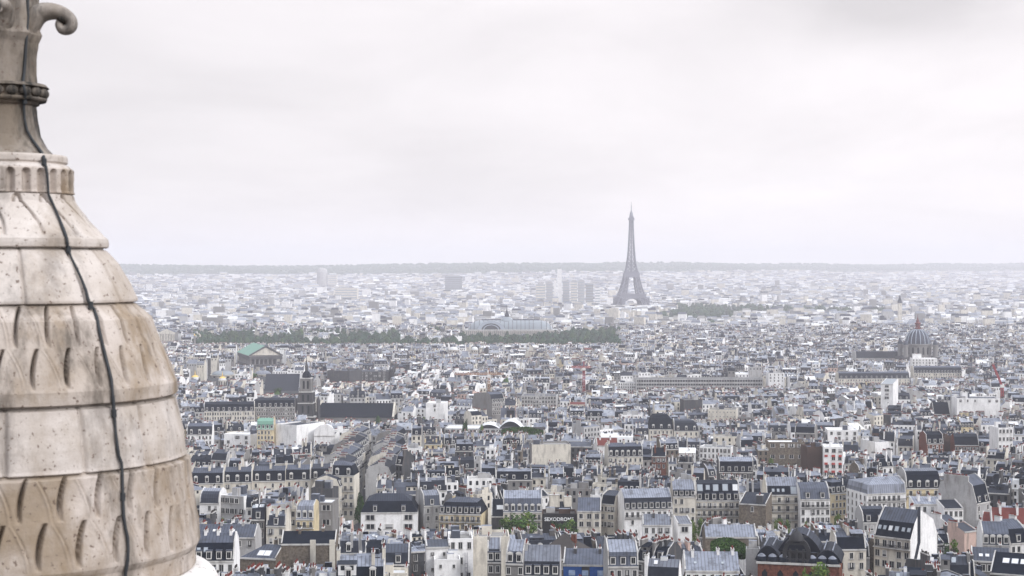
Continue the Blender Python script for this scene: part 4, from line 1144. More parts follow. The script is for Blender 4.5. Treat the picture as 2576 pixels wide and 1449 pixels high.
# --- belfry church with a long slate nave
def belfry_church():
    d = 1341
    X = wx(771, d); z0 = g(d); s = d / F
    root = empty('belfry_church', (X, d, z0), R(-3))
    tag(root, 'church with a tall tiered belfry and long dark slate nave roof', 'church')
    Z = lambda py: zpx(py, d) - z0
    def tier(nm, r, y0, y1, m, cap=.7, wins=True):
        b = MB()
        za, zb = (Z(y0) if y0 else 0), Z(y1)
        b.box(-r, r, -r, r, za, zb - .8, m)
        b.box(-r - cap, r + cap, -r - cap, r + cap, zb - .8, zb, 'trim pale', bottom=True)
        for sx in (-1, 1):
            for sy in (-1, 1):
                b.box(sx * (r + .25) - .6, sx * (r + .25) + .6, sy * (r + .25) - .6, sy * (r + .25) + .6, za, zb - .8, m)
        o = b.build(nm, root)
        if wins:
            for x in ((-r * .42, r * .42) if r > 3.6 else (0,)):
                q = MB(); w = .75; hh = (zb - za) * .30
                zc = zb - 2.2 - hh
                q.poly([(x - w, -r - .06, zc - hh), (x + w, -r - .06, zc - hh), (x + w, -r - .06, zc + hh * .8), (x, -r - .06, zc + hh), (x - w, -r - .06, zc + hh * .8)], 'glass dark')
                q.build('opening', o)
        return zb
    tier('porch', 7.4, 0, 1046, 'wall taupe', 1.0, False)
    tier('lower_stage', 5.6, 1046, 1012, 'wall taupe')
    tier('gallery_stage', 5.0, 1012, 984, 'wall taupe')
    zb = tier('bell_stage', 3.9, 984, 950, 'wall beige')
    b = MB()
    b.lathe([(3.6, zb), (3.7, zb + 1.5), (3.2, zb + 3.2), (2.2, zb + 4.6), (1.9, zb + 5), (1.5, zb + 5.2)], 'slate', 8)
    b.build('cap_roof', root)
    b = MB()
    zc = zb + 5.2
    b.lathe([(1.3, zc), (1.3, zc + 3), (1.6, zc + 3.2), (1.4, zc + 4), (.6, zc + 6), (.2, zc + 11)], 'wall taupe', 8)
    b.build('lantern', root)
    for sx in (-1, 1):
        b = MB(); b.lathe([(1.6, 0), (1.6, Z(1010)), (1.9, Z(1010) + .1), (.2, Z(996))], 'wall taupe', 8, sx * 9.5, 0); b.build('pinnacle', root)
    ze, zr = Z(1050), Z(1017)
    L0, L1, W = 3, 70, 22
    b = MB(); b.box(L0, L1, 4, 4 + W, 0, ze, 'wall beige'); b.build('nave_wall', root)
    b = MB()
    b.poly([(L0, 3.4, ze - .2), (L1, 3.4, ze - .2), (L1, 4 + W / 2, zr), (L0 + 6, 4 + W / 2, zr)], 'slate')
    b.poly([(L1, 4.6 + W, ze - .2), (L0, 4.6 + W, ze - .2), (L0 + 6, 4 + W / 2, zr), (L1, 4 + W / 2, zr)], 'slate')
    b.poly([(L0, 4.6 + W, ze - .2), (L0, 3.4, ze - .2), (L0 + 6, 4 + W / 2, zr)], 'slate')
    b.build('nave_roof', root)
    b = MB()
    b.poly([(L1 + .1, 3, 0), (L1 + .1, 5 + W, 0), (L1 + .1, 5 + W, ze), (L1 + .1, 4 + W / 2, zr + .6), (L1 + .1, 3, ze)], 'wall cream')
    b.beam((L1, 3, ze), (L1, 4 + W / 2, zr + .4), .7, 'wall cream'); b.beam((L1, 5 + W, ze), (L1, 4 + W / 2, zr + .4), .7, 'wall cream')
    b.beam((L0, 3, ze), (L0 + 6, 4 + W / 2, zr + .4), .8, 'wall cream')
    b.build('gable', root)
    b = MB(); b.lathe([(9, 0), (9, ze - 3), (9.4, ze - 3), (.3, zr - 4)], 'slate', 10, L1 + 6, 4 + W / 2); b.build('apse', root)
    add_rect(X + 36, d + 14, 92, 36, R(-3)); add_rect(X, d, 22, 22, 0)
    PROTECT.append((750, 792, 1050, d - 12)); PROTECT.append((780, 992, 1054, d - 2))
    ANCHORS.append(('belfry', 771, 1000, d)); ANCHORS.append(('long nave roof', 885, 1040, d))
belfry_church()

# --- glass vaulted exhibition palace
def glass_palace():
    d = 3204
    s = d / F
    X = wx(1285, d); z0 = g(d)
    root = empty('exhibition_palace', (X, d, z0))
    tag(root, 'long exhibition palace under glass vaults with a pointed spire', 'palace')
    zb = zpx(829, d) - z0; zt = zpx(805, d) - z0
    L0, L1 = (1178 - 1285) * s, (1390 - 1285) * s
    b = MB()
    b.box(L0 - 6, L1 + 10, -34, 34, 0, zb, 'wall cream', top='roof white')
    b.box(L0 - 7, L1 + 11, -35, -33.6, zb - 1.4, zb + 1.4, 'trim pale', bottom=True)
    wl_ = b.build('stone_base', root)
    for i in range(44):
        x = L0 - 2 + i * (L1 - L0 + 6) / 44
        q = MB(); q.box(x - .8, x + .8, -35.2, -34, 3, zb - 2, 'wall beige', bottom=True); q.build('pilaster', wl_)
    Rv = zt - zb
    W = 25
    b = MB()
    n = 18
    ends = 16
    def prof(i, shrink=0.0):
        a = math.pi * i / n
        return -W * math.cos(a), zb + Rv * math.sin(a)
    xsv = [L0, L0 + 5, L0 + 12, L0 + 22] + [L0 + 30 + k * 8 for k in range(int((L1 - L0 - 60) / 8) + 1)] + [L1 - 22, L1 - 12, L1 - 5, L1]
    def sc(x):
        e = min(x - L0, L1 - x)
        return math.sqrt(max(0.02, 1 - (1 - min(1, e / 26)) ** 2))
    vs, fs = [], []
    for x in xsv:
        k = sc(x)
        for i in range(n + 1):
            y, z = prof(i)
            vs.append((x, y * (.45 + .55 * k), zb + (z - zb) * k))
    for j in range(len(xsv) - 1):
        for i in range(n):
            a = j * (n + 1) + i
            fs.append((a, a + 1, a + n + 2, a + n + 1))
    b.raw(vs, fs, 'glass roof')
    va = b.build('vault', root, smooth=True)
    for x in xsv[1:-1]:
        k = sc(x)
        q = MB()
        for i in range(n):
            (y0, za), (y1, zc) = prof(i), prof(i + 1)
            q.beam((x, y0 * (.45 + .55 * k), zb + (za - zb) * k + .1), (x, y1 * (.45 + .55 * k), zb + (zc - zb) * k + .1), .45, 'iron dark')
        q.build('rib', va)
    q = MB(); q.box(L0 + 26, L1 - 26, -2.5, 2.5, zt - .4, zt + 1.6, 'zinc'); q.build('ridge_lantern', va)
    # transverse front vault with the dark arched window
    xa = (1236 - 1285) * s
    q = MB(); m = 16; rw = 26
    pr = [(xa - rw * math.cos(math.pi * i / m), zb + Rv * .98 * math.sin(math.pi * i / m)) for i in range(m + 1)]
    for (x0, za), (x1, zc) in zip(pr[:-1], pr[1:]):
        q.poly([(x0, -33, za), (x1, -33, zc), (x1, 4, zc), (x0, 4, za)], 'glass roof')
    for rr1, rr0 in ((1.0, .72), (.60, .52)):
        for i in range(m):
            a, c = math.pi * i / m, math.pi * (i + 1) / m
            f = lambda t, r: (xa - rw * r * math.cos(t), -33.1, zb + Rv * .98 * r * math.sin(t))
            q.poly([f(a, rr0), f(c, rr0), f(c, rr1), f(a, rr1)], 'rib pale')
    q.build('front_vault', root)
    q = MB(); q.poly([(xa - rw * .72 * math.cos(math.pi * i / m), -33.05, zb + Rv * .71 * math.sin(math.pi * i / m)) for i in range(m + 1)], 'glass dark'); q.build('arched_window', root)
    xd = (1275 - 1285) * s
    q = MB(); q.lathe([(15, zt - 6), (14, zt - 2), (11, zt + 2), (7, zt + 5), (4, zt + 6.5)], 'glass roof', 24, xd, 0); dm = q.build('dome', root, smooth=True)
    zs = zpx(767, d) - z0
    q = MB(); q.lathe([(4.2, zt + 6), (4.2, zt + 10), (5, zt + 10.2), (2.6, zt + 13), (1.2, zt + 19), (.4, zs - 6), (.15, zs)], 'slate grey', 10, xd, 0); q.build('spire', dm)
    add_rect(X, d, 210, 90, 0)
    PROTECT.append((1172, 1402, 836, d - 50))
glass_palace()

# --- small classical portico beyond the trees
def portico(px0, px1, d):
    X = wx((px0 + px1) / 2, d); z0 = g(d); w = (px1 - px0) / F * d
    root = empty('portico_building', (X, d, z0))
    tag(root, 'classical portico of dark gapped columns beside the turret', 'palace')
    ze = zpx(836, d) - z0; zt = zpx(827, d) - z0
    b = MB(); b.box(-w / 2, w / 2, 0, 30, 0, ze, 'wall beige', top='zinc'); b.build('body', root)
    b = MB(); b.box(-w / 2, w / 2, -.6, 0, 0, 3, 'wall cream', bottom=True); b.box(-w / 2, w / 2, -4, 0, ze - 3, ze, 'wall cream', bottom=True)
    b.poly([(-w / 2, -4, ze), (w / 2, -4, ze), (0, -4, zt)], 'wall cream'); b.poly([(-w / 2, -4, ze), (0, -4, zt), (0, 20, zt), (-w / 2, 20, ze)], 'zinc'); b.poly([(w / 2, 20, ze), (0, 20, zt), (0, -4, zt), (w / 2, -4, ze)], 'zinc')
    b.build('pediment', root)
    b = MB(); b.box(-w / 2 + 1.5, w / 2 - 1.5, -.12, -.02, 3, ze - 3, 'glass dark', bottom=True); b.build('dark_panel', root)  # one dark sheet across the wall behind the columns
    c = MB(); c.lathe([(1.1, 0), (1.0, ze - 3)], 'wall cream', 8)
    cm = mesh_of(c, 'column')
    for i in range(10):
        inst(cm, 'column', root, (-w / 2 + 1.6 + i * (w - 3.2) / 9, -3, 0))
    add_rect(X, d + 12, w + 14, 50, 0)
    PROTECT.append((px0 - 5, px1 + 10, 858, d - 8))
portico(400, 440, 2950)

# --- gilded columns of the bridge and the square
for i, (px, ytop, d, lab) in enumerate(((876, 825, 3260, 'leftmost gilded column standing in the trees'), (923, 826, 3260, 'second gilded column standing in the trees'), (981, 828, 3300, 'third gilded column standing in the trees'), (1031, 827, 3330, 'gilded statue column nearest the glass palace'))):
    z0 = g(d); X = wx(px, d); zt = zpx(ytop, d) - z0
    root = empty('gilded_column', (X, d, z0)); tag(root, lab, 'column', 'gilded columns of the bridge')
    b = MB(); b.box(-3, 3, -3, 3, 0, zt - 6, 'wall cream'); b.box(-3.6, 3.6, -3.6, 3.6, zt - 6, zt - 5, 'trim pale', bottom=True); b.build('shaft', root)
    b = MB(); b.lathe([(1.6, zt - 5), (2.0, zt - 3), (1.2, zt - 1), (.9, zt + .5), (.3, zt + 1.5)], 'gold', 8); b.build('gilded_statue', root)
d = 2620; z0 = g(d); zt = zpx(839, d) - z0
root = empty('obelisk', (wx(489, d), d, z0)); tag(root, 'slim stone obelisk with a gilded tip left of the green temple', 'obelisk')
b = MB(); b.lathe([(1.9, 0), (1.5, zt - 3)], 'wall beige', 4); b.build('shaft', root)
b = MB(); b.lathe([(1.55, zt - 3), (.1, zt)], 'gold', 4); b.build('gilded_tip', root)
add_rect(wx(489, d), d, 30, 60, 0); PROTECT.append((484, 494, 858, d))

# --- towers in the haze, walls paled as extra haze
def tower_block(x0, x1, ytop, d, wallm, label, round_=False):
    X = wx((x0 + x1) / 2, d); w = (x1 - x0) / F * d; z0 = gxy(X, d); zt = zpx(ytop, d) - z0
    root = empty('tower_block', (X, d, z0)); tag(root, label, 'tower block')
    b = MB()
    if round_:
        b.lathe([(w / 2, -3), (w / 2, zt * .8), (w * .42, zt * .93), (w * .25, zt)], wallm, 20)
        b.build('body', root)
    else:
        b.box(-w / 2, w / 2, -w * .35, w * .35, -3, zt - 4, wallm, top='zinc')
        o = b.build('body', root)
        for k in range(int(zt / 9) if w > 18 else 0):
            q = MB(); q.box(-w / 2 + .8, w / 2 - .8, -w * .35 - .1, -w * .35, 4 + k * 9, 8 + k * 9, 'glass pale', bottom=True); q.build('window_band', o)
        b = MB(); b.box(-w * .3, w * .3, -w * .2, w * .2, zt - 4, zt, 'wall pale grey'); b.build('roof_housing', root)
    add_rect(X, d, w + 10, w + 10, 0)
for a in ((1348, 1372, 712, 5500, 'wall cream', 'squat pale tower left of the hazy tower cluster'), (1374, 1390, 708, 5600, 'wall pale grey', 'grey tower left of the thin white mast tower'),
          (1402, 1413, 673, 5550, 'wall white', 'thin white needle tower in the haze'), (1393, 1400, 702, 5600, 'wall white', 'slim white tower just left of the needle tower'), (1416, 1432, 706, 5500, 'wall pale grey', 'grey slab tower just right of the needle tower'),
          (1436, 1452, 704, 5600, 'wall cream', 'pale tower in the middle of the hazy cluster'), (1454, 1470, 703, 5450, 'wall pale grey', 'dim grey tower right of the pale middle tower'), (1474, 1492, 712, 5600, 'wall beige', 'lower tower right of the hazy cluster'),
          (1496, 1510, 722, 5500, 'wall white', 'low white block nearest the lattice tower'), (1120, 1162, 692, 7300, 'wall taupe', 'broad dark tower standing alone before the hills'),
          (797, 824, 674, 8200, 'wall pale grey', 'pale rounded tower before the hills on the left', True), (826, 848, 690, 8200, 'wall cream', 'lower pale block right of the rounded tower'),
          (845, 900, 722, 6000, 'wall cream', 'long pale slab left of the broad dark tower')):
    tower_block(*a)
# twin-towered far church on the right
d = 3700
root = empty('church_tower', (wx(2264, d), d, g(d))); tag(root, 'hazy pointed church tower above the great dome', 'church')
b = MB(); zt = zpx(762, d) - g(d); b.box(-4, 4, -4, 4, 0, zt, 'wall cream'); b.build('shaft', root)
b = MB(); b.lathe([(5.8, zt), (3.2, zt + 8), (.2, zpx(742, d) - g(d))], 'slate grey', 8); b.build('spire', root)

# --- domes of the department stores and opera
def dome_building(px, ybase, ytop, rpx, d, m, label, gold=False, drum=True):
    s = d / F; X = wx(px, d); z0 = g(d); r = rpx * s
    root = empty('domed_building', (X, d, z0)); tag(root, label, 'building')
    zb, zt = zpx(ybase, d) - z0, zpx(ytop, d) - z0
    dh = min(r * .95, (zt - zb) * .5)
    b = MB(); b.box(-r * 1.5, r * 1.5, -r * 1.1, r * 1.1, 0, zb - 3, 'wall beige', top='zinc'); b.build('body', root)
    b = MB(); zd = zt - dh - (4 if gold else 2); b.lathe([(r, zb - 3), (r, zd - .6), (r * 1.1, zd - .5), (r * 1.1, zd), (r * .95, zd)], 'wall cream', 20); dr = b.build('drum', root)
    for k in range(10):
        a = 2 * math.pi * k / 10
        q = MB(); q.poly([(-r * .13, -.06, 0), (r * .13, -.06, 0), (r * .13, -.06, max(2, zd - zb - .5)), (-r * .13, -.06, max(2, zd - zb - .5))], 'glass dark')
        o = q.build('window', dr); o.location = (r * math.sin(a), -r * math.cos(a), zb - 1); o.rotation_euler = (0, 0, a)
    b = MB(); pr = [(r * .97 * math.cos(t * math.pi / 2 * .93), zd + dh * math.sin(t * math.pi / 2)) for t in [i / 8 for i in range(9)]]
    b.lathe(pr, m, 24); dm = b.build('dome', root, smooth=True)
    b = MB(); b.lathe([(r * .16, zd + dh - .3), (r * .16, zd + dh + 1.4), (.1, zt + 2)], 'gold' if gold else 'zinc light', 8); b.build('finial', dm)
    if gold:
        b = MB(); b.lathe([(rr_ + .25, z) for rr_, z in pr[3:]], 'gold', 24); b.build('gilded_cap', dm)
    add_rect(X, d, r * 3.2, r * 2.6, 0); PROTECT.append((px - rpx - 3, px + rpx + 3, ybase + 4, d - r * 2))
dome_building(559, 966, 938, 10, 1900, 'roof white', 'small white dome with a gilded cap nearest the glass hall', True)
dome_building(490, 957, 935, 11, 1960, 'roof white', 'small white dome with a gilded cap nearest the turret', True)
dome_building(560, 948, 928, 29, 2050, 'glass roof', 'wide grey glass dome behind the gilded cap')
dome_building(661, 946, 928, 21, 2080, 'zinc light', 'low pale dome right of the wide grey dome')
dome_building(1141, 884, 869, 11, 2560, 'roof white', 'white ball dome left of the other above the tree belt roofs')
dome_building(1194, 884, 869, 9, 2560, 'roof white', 'smaller white ball dome right of the other above the roofs')
dome_building(1963, 906, 890, 10, 2080, 'dome slate', 'dark blue dome left of the great ribbed dome')
d = 1010
root, w, dp, h, zt = hero('white round-topped gable of a theatre right of the big white cube', 789, 842, 1096, 0, d=d, dep=22, roof='gable', wall='white', r1='slate grey', r2='slate grey', up=.5, cols=0, rows=0, bottom=1110, chim=[], name='theatre_building')
b = MB(); pr = [(-w / 2 * math.cos(math.pi * i / 14), h - .6 + 7.5 * math.sin(math.pi * i / 14) ** .75) for i in range(15)]
b.poly([(x, -dp / 2 - .06, z) for x, z in pr], 'wall white')
for (x0, za), (x1, zc) in zip(pr[:-1], pr[1:]):
    b.poly([(x0, -dp / 2 - .06, za), (x1, -dp / 2 - .06, zc), (x1 * .6, dp / 2, zc - 2), (x0 * .6, dp / 2, za - 2)], 'roof white')
b.build('curved_gable', root)

# --- brick church with dark domes, lower right
def brick_church():
    d = 470; X = wx(2022, d); z0 = g(d)
    root = empty('brick_church', (X, d + 8, z0), R(-14)); tag(root, 'red brick church with dark rounded roofs and a black openwork belfry arch', 'church')
    Z = lambda py: zpx(py, d) - z0
    ze = Z(1419)
    b = MB(); b.box(-11, 12, -7, 12, -3, ze, 'wall brick', top='slate'); b.box(-11.4, 12.4, -7.4, -7, ze - .5, ze + .1, 'trim pale', bottom=True); b.build('nave_wall', root)
    def vault(x0, x1, y0, y1, zb, hh, m, nm):
        q = MB(); n = 10
        pr = [(x0 + (x1 - x0) * i / n, zb + hh * math.sin(math.pi * i / n) ** .8) for i in range(n + 1)]
        for (xa, za), (xb, zc) in zip(pr[:-1], pr[1:]):
            q.poly([(xa, y0, za), (xb, y0, zc), (xb, y1, zc), (xa, y1, za)], m)
        q.poly([(x, y0 + .02, z) for x, z in pr], 'slate'); q.poly([(x, y1, z) for x, z in pr][::-1], 'slate')
        q.build(nm, root)
    vault(-12.2, -4.6, -4, 12, ze, 4.2, 'zinc dark seamed', 'rounded_roof')
    vault(4.8, 12.6, -4, 12, ze, 3.6, 'zinc dark seamed', 'rounded_roof')
    vault(-6, 6.5, 1, 13, ze + 2, 5.4, 'zinc dark seamed', 'rounded_roof')
    for x, k in ((-9.4, 5), (-7.0, 5.2), (7.6, 4.6), (10, 4.2), (-2.5, 8), (2.5, 8)):
        q = MB(); q.beam((x, -4.1 if abs(x) > 4 else 1, ze + k * .84), (x, 12, ze + k * .84), .16, 'zinc light'); q.build('roof_rib', root)
    for x in (-10, -6.9, -3.8, 4.3, 7.2, 10):
        q = MB(); q.lathe([(1.6, ze + .1), (1.5, ze + .9), (1.25, ze + 1.5)], 'slate', 12, x, -5.6); q.lathe([(1.25, ze + 1.5), (.8, ze + 2.0), (.2, ze + 2.3)], 'zinc light', 12, x, -5.6); q.build('small_dome', root, smooth=True)
    # openwork belfry
    q = MB(); za = Z(1358); n = 12
    for sx in (-1, 1):
        q.box(sx * 3.4 - .55, sx * 3.4 + .55, -6.8, -5.6, ze - 1, za - 4.2, 'iron dark')
    pts = [(-3.4 * math.cos(math.pi * i / n), -6.2, za - 4.2 + 4.0 * math.sin(math.pi * i / n)) for i in range(n + 1)]
    for p1, p2 in zip(pts[:-1], pts[1:]):
        q.beam(p1, p2, .6, 'iron dark')
    for x in (-1.9, 0, 1.9):
        q.beam((x, -6.2, ze), (x, -6.2, za - 3.0), .3, 'iron dark')
    for k in range(4):
        q.beam((-3.2, -6.2, ze + 1 + k * 2.2), (3.2, -6.2, ze + 1 + k * 2.2), .22, 'iron dark')
    q.build('belfry_arch', root)
    q = MB(); q.lathe([(2.2, za - .4), (2.0, za + .6), (1.2, za + 1.7), (.4, za + 2.3), (.1, za + 3.6)], 'iron dark', 10, 0, -6.2); q.build('belfry_dome', root, smooth=True)
    for i in range(5):
        x = -9 + i * 4.4
        q = MB(); q.poly([(x - .8, -7.05, ze - 6), (x + .8, -7.05, ze - 6), (x + .8, -7.05, ze - 3), (x, -7.05, ze - 2), (x - .8, -7.05, ze - 3)], 'glass dark'); q.build('window', root)
    add_rect(X, d + 10, 28, 24, R(-14)); PROTECT.append((1908, 2150, 1449, d - 4)); ANCHORS.append(('brick church', 2025, 1400, d))
brick_church()

# --- tower cranes
def crane(px, ytop, ybot, d, m, jibs, label, luff=None):
    X = wx(px, d); z0 = g(d); zt = zpx(ytop, d) - z0
    root = empty('tower_crane', (X, d, z0)); tag(root, label, 'crane')
    b = MB(); r = .95
    for sx in (-1, 1):
        for sy in (-1, 1):
            b.beam((sx * r, sy * r, 0), (sx * r, sy * r, zt), .34, m)
    k = 0; z = 0
    while z < zt - 3:
        for i in range(4):
            c = [(-r, -r), (r, -r), (r, r), (-r, r)]
            a, e = c[i], c[(i + 1) % 4]
            b.beam((*a, z), (*e, z + 3), .2, m)
        z += 3
    b.build('mast', root)
    b = MB(); b.box(-1.6, 1.6, -1.6, 1.6, zt - 1, zt + 1.6, 'frame white', bottom=True); b.build('cab', root)
    b = MB()
    if luff:
        (ux, uy) = luff
        tip = (wx(ux, d) - X, 0, zpx(uy, d) - z0)
        n = 12
        for off in (-.6, .6):
            b.beam((off, 0, zt), (tip[0] + off, 0, tip[2]), .38, m)
        for i in range(n):
            t0, t1 = i / n, (i + 1) / n
            b.beam((-.6 + tip[0] * t0, 0, zt + (tip[2] - zt) * t0), (.6 + tip[0] * t1, 0, zt + (tip[2] - zt) * t1), .2, m)
        b.build('jib', root)
        b = MB(); b.beam((0, 0, zt), (5, 0, zt + 2), .5, m); b.box(3.5, 6, -1, 1, zt - 1, zt + 2, 'iron dark', bottom=True); b.build('counterweight', root)
    else:
        xl, xr = wx(jibs[0], d) - X, wx(jibs[1], d) - X
        for z, y in ((zt + 1.4, -.7), (zt + 1.4, .7), (zt + 3.0, 0)):
            b.beam((xl, y, z), (xr, y, z), .3, m)
        n = int((xr - xl) / 2.5)
        for i in range(n):
            x0, x1 = xl + (xr - xl) * i / n, xl + (xr - xl) * (i + 1) / n
            b.beam((x0, -.7, zt + 1.4), ((x0 + x1) / 2, 0, zt + 3), .16, m); b.beam(((x0 + x1) / 2, 0, zt + 3), (x1, -.7, zt + 1.4), .16, m)
        b.build('jib', root)
        b = MB(); b.beam((0, 0, zt + 1.4), (0, 0, zt + 8), .45, m); b.beam((0, 0, zt + 8), (xl * .7, 0, zt + 3), .12, m); b.beam((0, 0, zt + 8), (xr * .7, 0, zt + 3), .12, m); b.build('apex', root)
        b = MB(); q = xl if abs(xl) < abs(xr) else xr; b.box(q - 1.5, q + 1.5, -1, 1, zt - .6, zt + 1.4, 'iron dark', bottom=True); b.build('counterweight', root)
    PROTECT.append((px - 3, px + 3, ybot, d))
    add_rect(X, d, 5, 5, 0)
crane(1230, 946, 986, 1640, 'crane orange', (1143, 1268), 'orange tower crane with a long level jib')
crane(1469, 929, 982, 1660, 'crane red', (1438, 1486), 'red tower crane above the middle roofs')
crane(2522, 972, 1000, 1500, 'crane red', None, 'red crane with a raised jib at the right edge', luff=(2499, 917))

# ------------------------------------------------------------------ filler city
HASH = {}
def rect_pts(r):
    cx, cy, hw, hd, c, s_ = r
    return [(cx + x * c - y * s_, cy + x * s_ + y * c) for x, y in ((-hw, -hd), (hw, -hd), (hw, hd), (-hw, hd))]
def cells(r):
    rad = math.hypot(r[2], r[3])
    for i in range(int((r[0] - rad) // 60), int((r[0] + rad) // 60) + 1):
        for j in range(int((r[1] - rad) // 60), int((r[1] + rad) // 60) + 1):
            yield i, j
def put(r):
    for k in cells(r):
        HASH.setdefault(k, []).append(r)
def sat(a, b):
    if (a[0] - b[0]) ** 2 + (a[1] - b[1]) ** 2 > (math.hypot(a[2], a[3]) + math.hypot(b[2], b[3])) ** 2:
        return False
    dx_, dy_ = b[0] - a[0], b[1] - a[1]
    for ux, uy in ((a[4], a[5]), (-a[5], a[4]), (b[4], b[5]), (-b[5], b[4])):
        ra = a[2] * abs(a[4] * ux + a[5] * uy) + a[3] * abs(-a[5] * ux + a[4] * uy)
        rb = b[2] * abs(b[4] * ux + b[5] * uy) + b[3] * abs(-b[5] * ux + b[4] * uy)
        if abs(dx_ * ux + dy_ * uy) > ra + rb - .05:
            return False
    return True
def clash(r):
    seen = set()
    for k in cells(r):
        for q in HASH.get(k, ()):
            if id(q) not in seen:
                seen.add(id(q))
                if sat(r, q):
                    return True
    return False
for r in RECTS:
    put(r)
put((36, 630, 97, 15, 1, 0))
for (xa, ya), (xb, yb) in zip(STREET[:-1], STREET[1:]):
    L = math.hypot(xb - xa, yb - ya); a = math.atan2(yb - ya, xb - xa)
    put(((xa + xb) / 2, (ya + yb) / 2, L / 2, 4.8, math.cos(a), math.sin(a)))
def in_belt(x, y):
    px = CX + F * x / y
    if 490 < px < 1560 and 2640 < y < 3330:
        edge = 2668 + 24 * math.sin(px / 47.0) + 18 * math.sin(px / 19.0 + 1)
        back = 3230 + 90 * math.sin(px / 61.0 + 2)
        if 1010 < px < 1150 and 2860 < y < 3130:
            return False
        if 640 < px < 720 and y > 3020 or 770 < px < 850 and 2880 < y < 2990:
            return False
        return edge < y < back
    if 1000 < px < 1180 and 2500 < y < 2660:
        return False
    if 1650 < px < 1850 and 3950 < y < 4700:
        return True
    if 1700 < px < 2250 and 4550 < y < 5700 - (px - 1700) * 1.6:
        return True
    return False
FILL = []
frng = random.Random(5)
def ang(x, y):
    return .30 * math.sin(x / 150 + y / 260) + .22 * math.sin(y / 170 - x / 310 + 1.3) + .12 * math.sin(x / 60)
def fill_block(cx, cy, bw, bd, a):
    base = frng.uniform(15.5, 20.5) if cy > 500 else frng.uniform(14, 18)
    c, s_ = math.cos(a), math.sin(a)
    dd = frng.uniform(10, 13) * (.85 if cy < 900 else 1)
    rows = [(-bd / 2 + dd / 2, dd), (bd / 2 - dd / 2, dd)]
    mid = bd - 2 * dd
    if mid > 20:
        rows.append((0, mid - 6))
    elif mid < 1:
        rows = [(0, bd)]
    for k, (ry, rdp) in enumerate(rows):
        x = -bw / 2
        while x < bw / 2 - 5:
            w = min(frng.uniform(5.0, 15.5) * (.78 if cy < 900 else 1), bw / 2 - x)
            if bw / 2 - (x + w) < 6:
                w = bw / 2 - x
            xm = x + w / 2
            x += w
            if k == 2 and frng.random() < .35:
                continue
            if frng.random() < .03:
                continue
            dep = rdp * (frng.uniform(.8, 1.0) if k == 2 else 1)
            X, Y = cx + xm * c - ry * s_, cy + xm * s_ + ry * c
            h = base + frng.gauss(0, 2.0) - (3.5 if k == 2 else 0)
            turn = a + (math.pi / 2 if k == 2 and frng.random() < .4 and abs(w - dep) < 6 else 0)
            if frng.random() < .05:
                h += frng.uniform(2, 6)
            if frng.random() < .10:
                h -= frng.uniform(4, 8)
            dep *= frng.uniform(.78, 1.0)
            FILL.append((X, Y, w, dep, max(7, h), turn + frng.gauss(0, .025)))
y = 388.0
while y < 3350:
    rdp = frng.uniform(36, 62) * (1.0 if y < 1300 else 1.12)
    half = (y + rdp) * .345 + 70
    x = -half + frng.uniform(-40, 0)
    while x < half:
        bw = frng.uniform(38, 95)
        cx, cy = x + bw / 2, y + rdp / 2
        a = ang(cx, cy) + frng.uniform(-.08, .08)
        if frng.random() < .24:
            a += frng.choice((-.75, -.5, .5, .75))
        fill_block(cx, cy, bw - 5, rdp - frng.uniform(4, 7), a)
        x += bw
    y += rdp
FILL.sort(key=lambda f: f[1])
placed = []
for (X, Y, w, dep, h, a) in FILL:
    if in_belt(X, Y):
        continue
    r = (X, Y, w / 2 - .05, dep / 2 - .05, math.cos(a), math.sin(a))
    if clash(r):
        w, dep = w * .72, dep * .85
        r = (X, Y, w / 2, dep / 2, math.cos(a), math.sin(a))
        if clash(r):
            continue
    z = g(Y)
    px, _ = proj(X, Y, z + h)
    hp = F / Y * (w / 2 * abs(math.cos(a)) + dep / 2 * abs(math.sin(a)))
    ok = True
    for (a0, a1, yb, pd) in PROTECT:
        if Y < pd and px + hp > a0 and px - hp < a1:
            hm = at(CX, yb, Y).z - z - 7.0
            if hm < h:
                h = hm
    if h < 4.5:
        continue
    put(r)
    placed.append((X, Y, w, dep, h, a, px))
N_IND = 318 - len([o for o in bpy.data.objects if o.type == 'EMPTY' and o.get('category') == 'building' and not o.name.startswith('domed')])
ind, rest = [], []
def surface_visible(f):
    X, Y, w, dep, h, a, px = f
    py = proj(X, Y, g(Y) + h + 4)[1]
    return 488 + 0 < px + 8 and px - 12 < 2580 and py < 1462
for f in placed:
    if len(ind) < N_IND and surface_visible(f):
        ind.append(f)
    else:
        rest.append(f)
WORD = {0: 'no', 1: 'one', 2: 'two', 3: 'three', 4: 'four', 5: 'five', 6: 'six'}
ORD = ['', '', 'second ', 'third ', 'fourth ', 'fifth ', 'sixth ', 'seventh ', 'eighth ', 'ninth ', 'tenth ', 'eleventh ', 'twelfth ']
ROOFW = {'zinc light': 'pale zinc', 'zinc': 'grey zinc', 'zinc dark': 'dark zinc', 'slate': 'black slate', 'slate grey': 'grey slate', 'roof tile': 'red tile', 'roof gravel': 'gravel', 'roof white': 'white', 'copper': 'green copper', 'roof brown': 'brown'}
SHAPE = {'mansard': 'mansard', 'curve': 'rounded mansard', 'gable': 'ridge roof', 'shed': 'lean-to roof', 'flat': 'flat roof'}
cand = []
